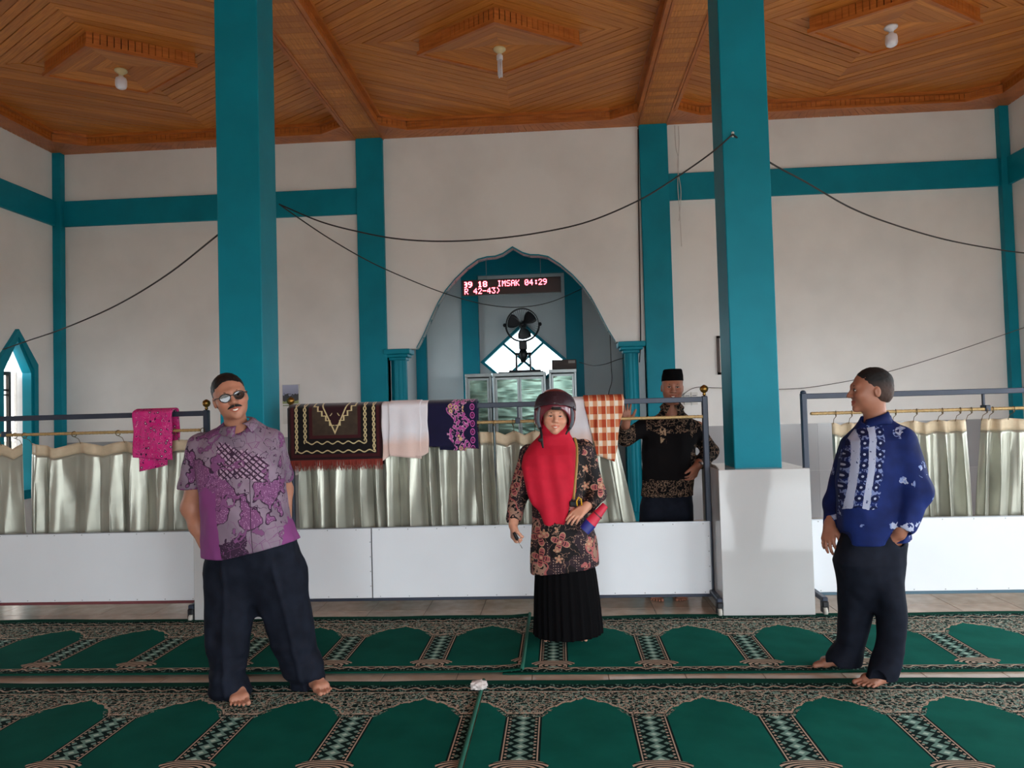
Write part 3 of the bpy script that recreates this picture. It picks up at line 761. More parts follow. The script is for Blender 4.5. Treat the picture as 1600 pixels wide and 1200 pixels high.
# white cloth, its lower hem pinkish
g = G('white_terry'); x, y, z = g.co(); n = g.noise(8, 3)
c = g.mix(lin(226, 222, 228), lin(238, 236, 240), n); c = g.mix(c, lin(228, 200, 190), (z*-1+n*.12).soft(.27, .36))
M_terry = g.end(c, .95, 0, .1, g.noise(240), .35, .003, Sheen_Weight=.3)
wt = drape('towel', 'folded white towel between the prayer rug and the navy cloth', 'towel', 600, 671, .375, .36, M_terry, .012, -.03, 6, .0, .007, edge=.05)
drape('lower_fold', None, None, 606, 655, .395, .30, M_terry, .008, .02, 7, .016, .006, parent=wt)
# navy floral velvet
g = G('navy_floral'); x, y, z = g.co()
c = g.mix(lin(14, 14, 46), lin(22, 20, 62), g.noise(10))
ang = (z*34).sin()*.028; bx_ = x-.045-ang
vv = g.vor(17, g.vec(x, 0., z)); vd = V(g, vv.outputs['Distance']); vc = g.sep(vv.outputs['Color'])
n_ = g.noise(40, 2, g.vec(x, 0., z)); inb = bx_.abs() < .062+n_*.02-.01
c = g.mix(c, lin(176, 72, 150), inb*((n_ > .52)*(vd > .35))); c = g.mix(c, lin(214, 180, 120), inb*(vd.band(.18, .30))*(vc[0] > .4)); c = g.mix(c, lin(190, 96, 168), inb*(vd < .16)*(vc[0] > .4))
c = g.mix(c, lin(222, 170, 200), inb*((n_-.5).abs() < .02))
lx = x-.150; lz = z.mod(.062)-.031; el = ((lx*lx)*(1/(.017*.017))+(lz*lz)*(1/(.024*.024))).sqrt()
c = g.mix(c, lin(196, 96, 170), el.band(.75, 1.05)); c = g.mix(c, lin(150, 40, 110), el < .42)
M_navy = g.end(c, .8, 0, .2, g.noise(300), .25, .002, Sheen_Weight=.25)
nv = drape('floral_cloth', 'navy cloth with pink and gold flower border over the rail', 'cloth', 671, 747, .33, .34, M_navy, .012, .02, 8, 0, .003)
drape('lower_fold', None, None, 700, 741, .352, .30, M_navy, .006, .01, 9, -.008, .003, parent=nv)
# checked sarong and the white cloth under it
g = G('checked_sarong'); x, y, z = g.co()
sx_ = ((x+.02).mod(.062) < .034); sz_ = ((z+.013).mod(.098) < .058)
RD, WH = lin(176, 72, 44), lin(232, 218, 200)
c = g.mix(WH, lin(212, 150, 112), sx_); c2 = g.mix(lin(206, 130, 92), RD, sx_); c = g.mix(c, c2, sz_)
c = g.mix(c, lin(226, 206, 180), ((x+.02).mod(.062)-.034).abs() < .003)
M_plaid = g.end(c, .88, 0, .15, g.noise(320), .25, .002)
dl2 = drape('towel', 'off-white cloth partly covered by the checked sarong', 'towel', 888, 924, .43, .34, M_terry, .006, -.05, 21, 0, .005)
sg = drape('checked_sarong', 'red and white checked sarong hung over the partition rail', 'sarong', 912, 974, .44, .40, M_plaid, .010, .035, 22, .010, .006, taper=.50)
drape('side_fold', None, None, 897, 922, .30, .25, M_plaid, .008, -.08, 23, .006, .012, parent=sg)

# ================================================================== lamps, sign, fan, cabinets
M_lampbase = plain('lamp_holder', (214, 196, 150), .5); M_lampwhite = plain('lamp_glass', (224, 222, 228), .35, 0, .5, .03)
g = G('opal_bulb'); M_opal = g.end(lin(232, 230, 238), .3, 0, .5, None, Transmission_Weight=.0)
for (px_, py_, cxx, kind, lab) in ((188, 118, -4.53, 'b', 'round white bulb on the ceiling near the left wall'), (780, 85, -.50, 'c', 'slim tube energy saving bulb in the middle ceiling panel'),
                                  (1392, 52, 3.42, 'b', 'round white bulb on the ceiling above the man in blue')):
    t = thing('ceiling_lamp', lab, 'lamp', (cxx, 7.70, ZP-.095), group='bulbs on the ceiling')
    MB().lathe([(.066, .0), (.064, -.016), (.046, -.03), (.026, -.042), (.022, -.062)], n=20).build('lamp_holder', M_lampbase if kind == 'c' or cxx < 0 else M_lampwhite, t)
    if kind == 'b': MB().lathe([(.018, -.06), (.03, -.075), (.052, -.09), (.058, -.115), (.058, -.165), (.05, -.19), (.03, -.203), (.006, -.206)], n=20).build('bulb', M_opal, t)
    else:
        MB().lathe([(.022, -.06), (.033, -.075), (.033, -.115), (.027, -.122)], n=16).build('ballast', M_lampwhite, t)
        for k in range(3):
            a = k*2.094; e = np.array((math.cos(a), math.sin(a), 0)); f_ = np.array((-math.sin(a), math.cos(a), 0))
            MB().tube([e*.018+f_*.009+np.array((0, 0, -.12)), e*.018+f_*.009+np.array((0, 0, -.285)), e*.018+np.array((0, 0, -.297)), e*.018-f_*.009+np.array((0, 0, -.285)), e*.018-f_*.009+np.array((0, 0, -.12))], .0075, 8).build('tube', M_opal, t)
# running text sign
SY = 10.55
A_, B_, C_ = at(721.5, 438.5, SY), at(876, 432, SY), at(723, 463, SY)
sw, sh = float(B_[0]-A_[0]), .215
st = thing('led_sign', 'red running text sign hanging inside the arch', 'sign', tuple(A_), 0)
st.rotation_euler = (0, -math.atan2(B_[2]-A_[2], B_[0]-A_[0]), 0)
M_case = plain('sign_case', (46, 34, 32), .5)
g = G('sign_face'); n = g.noise(3)
M_face = g.end(g.mix(lin(40, 20, 20), lin(52, 28, 26), n), .4)
MB().box(0, sw, -.0, .05, -sh, 0).build('case', M_case, st)
MB().box(.015, sw-.015, -.004, .0, -sh+.015, -.015).build('face', M_face, st)
fm = MB().box(0, sw, -.012, 0, -.014, 0).box(0, sw, -.012, 0, -sh, -sh+.014).box(0, .014, -.012, 0, -sh, 0).box(sw-.014, sw, -.012, 0, -sh, 0)
fm.build('frame', M_case, st)
FONT = {'0': ['01110', '10001', '10011', '10101', '11001', '10001', '01110'], '9': ['01110', '10001', '10001', '01111', '00001', '00010', '01100'],
        '1': ['00100', '01100', '00100', '00100', '00100', '00100', '01110'], '8': ['01110', '10001', '10001', '01110', '10001', '10001', '01110'],
        'I': ['01110', '00100', '00100', '00100', '00100', '00100', '01110'], 'M': ['10001', '11011', '10101', '10101', '10001', '10001', '10001'],
        'S': ['01111', '10000', '10000', '01110', '00001', '00001', '11110'], 'A': ['01110', '10001', '10001', '11111', '10001', '10001', '10001'],
        'K': ['10001', '10010', '10100', '11000', '10100', '10010', '10001'], '4': ['00010', '00110', '01010', '10010', '11111', '00010', '00010'],
        ':': ['00000', '00110', '00110', '00000', '00110', '00110', '00000'], '2': ['01110', '10001', '00001', '00010', '00100', '01000', '11111'],
        'R': ['11110', '10001', '10001', '11110', '10100', '10010', '10001'], '-': ['00000', '00000', '00000', '11111', '00000', '00000', '00000'],
        '3': ['11111', '00010', '00100', '00010', '00001', '10001', '01110'], ')': ['01000', '00100', '00010', '00010', '00010', '00100', '01000'], ' ': ['00000']*7}
M_led = emis('red_led', (255, 86, 100), 9.0)
ps = (sw-.03)/131.
def ledtext(txt, col, row, bold=False, cut=0):
    mm = MB(); c0 = col
    for ci, ch in enumerate(txt):
        for r_, line in enumerate(FONT[ch]):
            for k, b in enumerate(line):
                if b == '1':
                    if ci == 0 and k < cut: continue
                    for e in ((0, 1) if bold else (0,)):
                        xx = .015+(c0+k+e)*ps; zz = -.022-(row+r_)*ps*1.13
                        mm.box(xx+ps*.02, xx+ps*.98, -.007, -.004, zz-ps*1.1, zz-ps*.02)
        c0 += 6.15+(.6 if bold else 0)
    return mm
for txt, c0, row, bold, cut in (('09 18', 0, 0, True, 2), ('IMSAK 04:29', 47, 0, False, 0), ('R 42-43)', 2, 8, False, 0)):
    for i, ch in enumerate(txt):
        if ch != ' ': ledtext(ch, c0+i*(6.75 if bold else 6.15), row, bold, cut if i == 0 else 0).build('character', M_led, st)
for fx in (.25, .8):
    MB().tube([(sw*fx, .02, 0), (sw*fx, .02, .50)], .003, 6).build('hanger', M_steel, st)

# aluminium cabinets with film covered doors
CYc = 11.35
M_alu = plain('aluminium', (150, 158, 158), .35, .8)
M_cabdark = plain('cabinet_inside', (60, 66, 66), .7)
g = G('door_film'); x, y, z = g.co(); n = g.noise(3, 1, g.vec(x*1.2, y, z*4)); n2 = g.noise(16, 2)
M_film = g.end(g.mix(lin(70, 92, 82), lin(126, 150, 136), n.soft(.35, .65)), .22, .8, .5, n, .25, .03)
def cabinet(pa, pb, ptop, ndoor, fwd, label):
    a, b = float(at(pa, 600, CYc-fwd)[0]), float(at(pb, 600, CYc-fwd)[0]); zt = float(at((pa+pb)/2, ptop, CYc-fwd)[2])
    t = thing('glass_cabinet', label, 'cabinet', ((a+b)/2, CYc-fwd, 0), group='aluminium cabinets in the niche'); w_ = b-a
    MB().box(-w_/2+.01, w_/2-.01, .02, .42, .06, zt-.04).build('body', M_cabdark, t)
    MB().bbox(-w_/2-.003, w_/2+.003, -.02, .44, zt-.05, zt, .003).build('top', M_alu, t)
    MB().bbox(-w_/2, w_/2, 0, .42, 0, .07, .004).build('plinth', M_alu, t)
    for s in (-1, 1): MB().bbox(s*(w_/2-.018)-.018, s*(w_/2-.018)+.018, -.004, .03, .06, zt-.04, .004).build('stile', M_alu, t)
    dw_ = (w_-.072)/ndoor
    for k in range(ndoor):
        x0 = -w_/2+.036+dw_*k; x1 = x0+dw_
        fr = MB(); z0, z1 = .09, zt-.07; s = .03
        fr.box(x0+.003, x0+s, -.01, .015, z0, z1).box(x1-s, x1-.003, -.01, .015, z0, z1).box(x0+s, x1-s, -.01, .015, z0, z0+s).box(x0+s, x1-s, -.01, .015, z1-s, z1).box(x0+s, x1-s, -.01, .015, zt*.52, zt*.52+.02)
        d_ = fr.build('door', M_alu, t)
        for (q0, q1) in ((z0+s, zt*.52), (zt*.52+.02, z1-s)): MB().box(x0+s, x1-s, .001, .005, q0, q1).build('pane', M_film, d_)
        MB().tube([(x1-.015, -.01, zt*.5), (x1-.015, -.035, zt*.5), (x1-.015, -.035, zt*.5+.08), (x1-.015, -.01, zt*.5+.08)], .005, 6).build('handle', M_steel, d_)
    return zt
zl = cabinet(727, 768, 584, 1, 0, 'narrow aluminium cabinet on the side of the navy cloth')
zm = cabinet(770, 853, 582, 2, .12, 'two door aluminium cabinet under the fan')
zr = cabinet(858, 901, 577, 1, 0, 'narrow aluminium cabinet topped by a brown box')
# stand fan on the middle cabinet
fc = at(816, 507, CYc+.05); FX, FYy = float(fc[0]), CYc+.08
fan = thing('pedestal_fan', 'round wire cage fan standing on the middle cabinet', 'fan', (FX, FYy, zm))
M_fan = plain('fan_dark_metal', (30, 34, 38), .4, .3); M_blade = plain('fan_blade', (44, 48, 54), .35, .1)
hc = float(fc[2])-zm; FR = .245
cg = MB()
for (rr_, yy_) in ((FR, 0.), (FR, -.05), (FR*.99, .05)): cg.tube([(rr_*math.cos(a), yy_, hc+rr_*math.sin(a)) for a in np.linspace(0, 2*math.pi, 41)], .006 if yy_ == 0 else .004, 6, False)
for k in range(40):
    a = 2*math.pi*k/40
    for s in (-1, 1): cg.tube([(q*FR*math.cos(a+.15*(1-q)), s*(.05+.035*(1-q)), hc+q*FR*math.sin(a+.15*(1-q))) for q in (.2, .6, 1.)], .0013, 4, False)
cg.tube([(.05*math.cos(a), -.085, hc+.05*math.sin(a)) for a in np.linspace(0, 2*math.pi, 21)], .004, 5, False)
cg.build('cage', M_fan, fan)
for k in range(3):
    a0 = .7+k*2.094; P = []
    for q in np.linspace(.12, .92, 8):
        row = []
        for s in np.linspace(-.5, .5, 6):
            a = a0+s*1.15*(.6+.5*math.sin(q*3)); row.append((q*FR*math.cos(a), -.01+.05*s, hc+q*FR*math.sin(a)))
        P.append(row)
    o = MB().grid(P).build('blade', M_blade, fan); md = o.modifiers.new('t', 'SOLIDIFY'); md.thickness = .004
MB().lathe([(.02, -.05), (.035, -.03), (.035, .02), (.055, .03), (.06, .12), (.04, .15), (.01, .155)], (0, 0, hc), 16, True, rotx(-math.pi/2)).build('motor', M_fan, fan)
MB().tube([(FR*1.05, 0, hc)]+[(FR*1.05*math.cos(a), .02, hc+FR*1.05*math.sin(a)) for a in np.linspace(0, -math.pi, 19)], .009, 6).build('yoke', M_fan, fan)
for s in (-1, 1): MB().lathe([(.012, -.02), (.028, -.015), (.03, .015), (.012, .03)], (s*FR*1.07, 0, hc+.0), 10, True, roty(s*math.pi/2)).build('side_knob', M_fan, fan)
MB().bbox(-.06, .06, -.03, .05, hc-.38, hc-.25, .012).build('clamp_block', M_fan, fan)
MB().lathe([(.035, .16), (.055, .22), (.075, .28), (.05, hc-.38)], (0, 0, 0), 12).build('neck', M_fan, fan)
MB().bbox(-.12, -.09, -.02, .02, .02, hc-.42, .005).bbox(.09, .12, -.02, .02, .02, hc-.42, .005).bbox(-.12, .12, -.02, .02, hc-.46, hc-.42, .005).build('support_frame', M_fan, fan)
MB().bbox(-.38, .30, -.06, .10, 0, .022, .006).bbox(-.22, .26, -.03, .07, .022, .045, .005).build('base', M_fan, fan)
# box on the cabinet
a, b = at(862, 566, CYc), at(901, 581, CYc)
bxo = thing('storage_box', 'flat brown box lying on the aluminium cabinet', 'box', (float(a[0]+b[0])/2, CYc+.16, zr))
bw = float(b[0]-a[0])/2
MB().bbox(-bw, bw, -.14, .14, 0, .145, .006).build('box_body', plain('box_brown', (82, 72, 70), .7), bxo)
MB().box(bw*.35, bw*.9, -.1425, -.14, .09, .13).build('paper_tag', plain('tag_paper', (170, 166, 160), .7), bxo)

# ================================================================== cables
M_cable = plain('black_cable', (34, 30, 32), .6); M_cable2 = plain('grey_cable', (96, 92, 90), .6); M_cablew = plain('white_cable', (206, 200, 196), .6)
def cable(label, pts, r, m, n=8):
    pts = [np.array(p, float) for p in pts]; o0 = pts[0]
    o = MB().tube([p-o0 for p in spline(pts, n)], r, 6).build('cable', m, loc=tuple(o0)); tag(o, label, 'cable'); return o
def cab(label, px, Y0, Y1, r, m):
    k = len(px); d = [0.]
    for i in range(1, k): d.append(d[-1]+math.hypot(px[i][0]-px[i-1][0], px[i][1]-px[i-1][1]))
    # even pace in 1/depth along a straight run in plan
    return cable(label, [at(p[0], p[1], 1/((1-d[i]/d[-1])/Y0+d[i]/d[-1]/Y1)) for i, p in enumerate(px)], r, m)
cab('black cable rising from the pointed window to the teal pillar', [(2, 547), (45, 532), (100, 513), (180, 478), (260, 430), (343, 365)], 9.0, 5.75, .007, M_cable)
cab('black cable sagging between the two teal pillars', [(436, 319), (500, 346), (560, 362), (620, 373), (686, 377), (760, 374), (840, 364), (920, 346), (1000, 312), (1060, 275), (1110, 240), (1145, 210)], 5.75, 5.56, .006, M_cable)
cab('thin cable running from the teal pillar into the arch', [(436, 319), (470, 343), (520, 376), (580, 410), (640, 437), (700, 460), (760, 476), (810, 480), (860, 472), (912, 450)], 5.75, 11.2, .005, M_cable)
cab('black cable running from the hook to the side wall', [(1145, 210), (1200, 252), (1260, 285), (1330, 325), (1400, 352), (1480, 375), (1560, 390), (1606, 396)], 5.56, 9.3, .007, M_cable)
cab('thin grey cable low on the back wall over the man in blue', [(1060, 622), (1085, 606), (1120, 606), (1228, 608), (1300, 600), (1380, 583), (1480, 553), (1600, 512)], 9.93, 9.6, .005, M_cable2)
cable('pale wire dangling from the ceiling beside the teal post', [at(1054, 196, 9.9), at(1056, 230, 9.9), at(1060, 250, 9.92), at(1059, 290, 9.92), at(1062, 330, 9.92), at(1065, 385, 9.92)], .005, M_cablew)
cable('second pale wire dangling from the ceiling, ending lower down the ring beam', [at(1060, 197, 9.88), at(1061, 225, 9.88), at(1059, 262, 9.9), at(1064, 300, 9.9), at(1061, 345, 9.9)], .005, M_cablew)
cable('dark cable running down the edge of the teal post by the arch', [at(997, 202, 9.98), at(998, 320, 9.98), at(1000, 440, 9.98), at(1001, 530, 9.97), at(999, 566, 9.9)], .008, M_cable)
cab('dark cable hanging inside the arch beside the slim column', [(953, 519), (955, 570), (956, 595), (951, 615), (948, 650)], 10.10, 10.3, .006, M_cable)
cab('thin dark cable looped across the niche wall behind the column', [(905, 566), (925, 571), (945, 569), (965, 562), (982, 558)], 12.19, 10.08, .006, M_cable)

# pictures and small things on the walls
M_dkwood = plain('dark_picture_frame', (60, 40, 34), .5); M_paper = plain('paper', (222, 220, 214), .8)
a, b = at(1120, 525, 9.97), at(1134, 585, 9.97)
t = thing('picture_frame', 'dark framed picture on the back wall partly hidden by the pillar', 'picture', (float(a[0]), 9.985, float(b[2])))
w_, h_ = .50, float(a[2]-b[2])
MB().box(0, w_, -.02, .012, 0, .03).box(0, w_, -.02, .012, h_-.03, h_).box(0, .03, -.02, .012, 0, h_).box(w_-.03, w_, -.02, .012, 0, h_).build('frame', M_dkwood, t)
MB().box(.03, w_-.03, -.006, .01, .03, h_-.03).build('print', M_paper, t)
a, b = at(440, 601, 9.95), at(467, 631, 9.95)
t = thing('small_picture', 'small landscape picture on the wall beside the teal pillar', 'picture', (float(a[0]), 9.975, float(b[2])))
w_, h_ = float(b[0]-a[0]), float(a[2]-b[2])
g = G('landscape_print'); x, y, z = g.co(); n = g.noise(24, 3)
c = g.mix(lin(120, 124, 150), lin(170, 176, 200), (z*(1/h_)).clamp()); c = g.mix(c, lin(60, 62, 66), ((z*(1/h_)+n*.7) < .85)); c = g.mix(c, lin(150, 160, 110), (z*(1/h_)+n*.3 < .3))
MB().box(.006, w_-.006, -.012, .012, .006, h_-.006).build('print', g.end(c, .6), t)
MB().box(0, w_, -.015, .02, 0, .006).box(0, w_, -.015, .02, h_-.006, h_).box(0, .006, -.015, .02, 0, h_).box(w_-.006, w_, -.015, .02, 0, h_).build('frame', M_paper, t)
a, b = at(441, 633, 9.95), at(466, 662, 9.95)
t = thing('wall_calendar', 'pale paper sheet hanging under the small picture', 'paper', (float(a[0]), 9.98, float(b[2])))
MB().box(0, float(b[0]-a[0]), -.004, .004, 0, float(a[2]-b[2])).build('sheet', M_paper, t)
MB().box(.0, float(b[0]-a[0]), -.007, .004, float(a[2]-b[2])-.012, float(a[2]-b[2])).build('top_strip', plain('green_strip', (120, 140, 96), .7), t)
a, b = at(1070, 613, 9.9), at(1093, 632, 9.9)
t = thing('wall_clipboard', 'two small white notices on the wall by the black cap', 'notice', (float(a[0]), 9.975, float(b[2])))
w_ = float(b[0]-a[0]); h_ = float(a[2]-b[2])
for k in range(2): MB().box(w_*(.02+.5*k), w_*(.46+.5*k), -.006, .006, 0, h_).build('notice_sheet', M_paper, t)
for k in range(2):
    for q in range(3): MB().box(w_*(.08+.5*k), w_*(.38+.5*k), -.0075, -.006, h_*(.2+.24*q), h_*(.28+.24*q)).build('text_line', plain('grey_ink', (128, 132, 136), .8), t)
# ================================================================== people
def hash3(i, j, k):
    h = (i*374761393+j*668265263+k*1442695041) & 0xffffffff
    h = ((h ^ (h >> 13))*1274126177) & 0xffffffff
    return ((h ^ (h >> 16)) & 0xffff)/65535.*2-1
def noise3(x, y, z):
    x, y, z = np.broadcast_arrays(x, y, z)
    i, j, k = np.floor(x).astype(np.int64), np.floor(y).astype(np.int64), np.floor(z).astype(np.int64)
    fx, fy, fz = x-i, y-j, z-k; s = lambda t: t*t*(3-2*t); fx, fy, fz = s(fx), s(fy), s(fz)
    L = lambda a, b, t: a+(b-a)*t
    c = [[[hash3(i+a, j+b, k+d) for d in (0, 1)] for b in (0, 1)] for a in (0, 1)]
    return L(L(L(c[0][0][0], c[1][0][0], fx), L(c[0][1][0], c[1][1][0], fx), fy), L(L(c[0][0][1], c[1][0][1], fx), L(c[0][1][1], c[1][1][1], fx), fy), fz)
class Field:
    """A signed distance grid: tapered capsules, ellipsoids and lofts joined smoothly, then turned into one surface."""
    def __init__(s, lo, hi, h, zseg=None):
        s.x = np.arange(lo[0], hi[0]+h, h); s.y = np.arange(lo[1], hi[1]+h, h)
        if zseg:
            z = []; 
            for (a, b, hh) in zseg: z += list(np.arange(a, b, hh))
            s.z = np.array(z)
        else: s.z = np.arange(lo[2], hi[2]+h, h)
        s.F = np.full((len(s.x), len(s.y), len(s.z)), .25, np.float32)
    def sub(s, lo, hi):
        q = []
        for a, l, h in ((s.x, lo[0], hi[0]), (s.y, lo[1], hi[1]), (s.z, lo[2], hi[2])):
            i, j = np.searchsorted(a, l), np.searchsorted(a, h); q.append(slice(i, max(i, j)))
        q = tuple(q); return q, s.x[q[0]][:, None, None], s.y[q[1]][None, :, None], s.z[q[2]][None, None, :]
    def op(s, q, d, k, mode):
        a = s.F[q]
        if a.size == 0: return
        if mode == 'u':
            h = np.clip(.5+.5*(a-d)/k, 0, 1); s.F[q] = a*(1-h)+d*h-k*h*(1-h)
        elif mode == 'd':
            d = -d; h = np.clip(.5-.5*(a-d)/k, 0, 1); s.F[q] = a*(1-h)+d*h+k*h*(1-h)
    def cone(s, p, q, r1, r2, k=.02, mode='u', flat=None):
        p, q = np.asarray(p, float), np.asarray(q, float); m = max(r1, r2)+max(k, .012)+.02
        sl, X, Y, Z = s.sub(np.minimum(p, q)-m, np.maximum(p, q)+m)
        d = q-p; L = d@d+1e-9
        t = np.clip(((X-p[0])*d[0]+(Y-p[1])*d[1]+(Z-p[2])*d[2])/L, 0, 1)
        s.op(sl, np.sqrt((X-p[0]-t*d[0])**2+(Y-p[1]-t*d[1])**2+(Z-p[2]-t*d[2])**2)-(r1+(r2-r1)*t), k, mode); return s
    def chain(s, pts, rs, k=.02, mode='u'):
        for i in range(len(pts)-1): s.cone(pts[i], pts[i+1], rs[i], rs[i+1], k, mode)
        return s
    def ell(s, c, r, R=None, k=.02, mode='u'):
        c = np.asarray(c, float); r = np.asarray(r, float)*np.ones(3); m = r.max()+max(k, .012)+.02
        sl, X, Y, Z = s.sub(c-m, c+m); x, y, z = X-c[0], Y-c[1], Z-c[2]
        if R is not None: x, y, z = (R[0, 0]*x+R[1, 0]*y+R[2, 0]*z, R[0, 1]*x+R[1, 1]*y+R[2, 1]*z, R[0, 2]*x+R[1, 2]*y+R[2, 2]*z)
        k0 = np.sqrt((x/r[0])**2+(y/r[1])**2+(z/r[2])**2); k1 = np.sqrt((x/r[0]**2)**2+(y/r[1]**2)**2+(z/r[2]**2)**2)+1e-6
        s.op(sl, k0*(k0-1)/k1, k, mode); return s
    def loft(s, rows, k=.02, mode='u', pw=2., ang=0., fold=0, fa=0., fz=None):
        """rows (z, cx, cy, rx, ry) from low to high."""
        A = np.array(sorted(rows), float); z0, z1 = A[0, 0], A[-1, 0]; m = A[:, 3:].max()+k+.03
        sl, X, Y, Z = s.sub((A[:, 1].min()-m, A[:, 2].min()-m, z0-.04), (A[:, 1].max()+m, A[:, 2].max()+m, z1+.04))
        I = [np.interp(Z, A[:, 0], A[:, i]) for i in range(1, 5)]
        x, y = X-I[0], Y-I[1]
        if ang: c, n = math.cos(ang), math.sin(ang); x, y = c*x+n*y, -n*x+c*y
        q = ((np.abs(x)/I[2])**pw+(np.abs(y)/I[3])**pw)**(1/pw)
        if fold:
            th = np.arctan2(y/I[3], x/I[2]); w = np.interp(Z, [f[0] for f in fz], [f[1] for f in fz])
            q = q-w*fa*(np.sin(fold*th+1.3*np.sin(3*th))+.4*np.sin(fold*1.7*th+2))
        d = (q-1)*np.minimum(I[2], I[3])
        d = np.maximum(d, np.maximum(z0-Z, Z-z1)); s.op(sl, d, k, mode); return s
    def noise(s, amp, sc, seed=0., lo=None, hi=None, zf=None):
        lo = lo or (-9, -9, -9); hi = hi or (9, 9, 9)
        sl, X, Y, Z = s.sub(lo, hi); wz = 1. if zf is None else np.clip((zf[1]-Z)/(zf[1]-zf[0]), 0, 1)
        s.F[sl] += (wz*amp*noise3(X*sc[0]+seed, Y*sc[1]+seed*2, Z*sc[2]+seed*3)).astype(np.float32); return s
    def cut(s, p, n, k=.004):                         # remove the side the normal points to
        n = np.asarray(n, float); n = n/np.linalg.norm(n)
        d = (s.x[:, None, None]-p[0])*n[0]+(s.y[None, :, None]-p[1])*n[1]+(s.z[None, None, :]-p[2])*n[2]
        s.F = np.maximum(s.F, d).astype(np.float32); return s
    def surface(s):
        F = s.F; I = F < 0
        cnt = sum(I[a:I.shape[0]-1+a, b:I.shape[1]-1+b, c:I.shape[2]-1+c].astype(np.int8) for a in (0, 1) for b in (0, 1) for c in (0, 1))
        act = (cnt > 0) & (cnt < 8); id_ = np.argwhere(act); n = len(id_)
        vid = np.full(act.shape, -1, np.int32); vid[act] = np.arange(n)
        acc = np.zeros((n, 3)); num = np.zeros(n); i, j, k = id_.T
        for a, b in [((0, 0, 0), (1, 0, 0)), ((0, 1, 0), (1, 1, 0)), ((0, 0, 1), (1, 0, 1)), ((0, 1, 1), (1, 1, 1)), ((0, 0, 0), (0, 1, 0)), ((1, 0, 0), (1, 1, 0)),
                     ((0, 0, 1), (0, 1, 1)), ((1, 0, 1), (1, 1, 1)), ((0, 0, 0), (0, 0, 1)), ((1, 0, 0), (1, 0, 1)), ((0, 1, 0), (0, 1, 1)), ((1, 1, 0), (1, 1, 1))]:
            fa, fb = F[i+a[0], j+a[1], k+a[2]].astype(float), F[i+b[0], j+b[1], k+b[2]].astype(float)
            m = (fa < 0) != (fb < 0); t = np.where(m, fa/(fa-fb+1e-12), 0)
            p = np.stack([s.x[i+a[0]]+(s.x[i+b[0]]-s.x[i+a[0]])*t, s.y[j+a[1]]+(s.y[j+b[1]]-s.y[j+a[1]])*t, s.z[k+a[2]]+(s.z[k+b[2]]-s.z[k+a[2]])*t], 1)
            acc += p*m[:, None]; num += m
        P = acc/num[:, None]; faces = []
        for ax in range(3):
            sl0 = [slice(1, -1)]*3; sl1 = [slice(1, -1)]*3; sl0[ax] = slice(0, -1); sl1[ax] = slice(1, None)
            A, B = I[tuple(sl0)], I[tuple(sl1)]; ed = np.argwhere(A != B)
            off = np.array([1, 1, 1]); off[ax] = 0; e = ed+off; fl = A[tuple(ed.T)]
            o1, o2 = [(1, 2), (2, 0), (0, 1)][ax]
            def V_(d1, d2):
                q = e.copy(); q[:, o1] -= d1; q[:, o2] -= d2; return vid[tuple(q.T)]
            quad = np.stack([V_(1, 1), V_(0, 1), V_(0, 0), V_(1, 0)], 1); quad[~fl] = quad[~fl][:, ::-1]; faces.append(quad)
        return P, np.concatenate(faces)
def sdf_obj(name, fld, mat, parent=None, base=None, tint=None, loc=None):
    P, Q = fld.surface(); Pw = P.copy()
    if base is not None: P = P-np.asarray(base)
    me = bpy.data.meshes.new(name); me.vertices.add(len(P)); me.vertices.foreach_set('co', P.astype(np.float32).ravel())
    me.loops.add(Q.size); me.loops.foreach_set('vertex_index', Q.astype(np.int32).ravel())
    me.polygons.add(len(Q)); me.polygons.foreach_set('loop_start', np.arange(0, Q.size, 4, dtype=np.int32))
    me.polygons.foreach_set('use_smooth', np.ones(len(Q), bool)); me.update(); me.validate()
    if tint is not None:
        at_ = me.color_attributes.new('tint', 'FLOAT_COLOR', 'POINT'); c = np.ones((len(P), 4), np.float32); c[:, :3] = tint(Pw); at_.data.foreach_set('color', c.ravel())
    setmat(me, mat); o = bpy.data.objects.new(name, me)
    if loc is not None: o.location = loc
    return link(o, parent)
def mid(*a): return sum(np.asarray(x, float) for x in a)/len(a)
def unit(v): v = np.asarray(v, float); return v/np.linalg.norm(v)

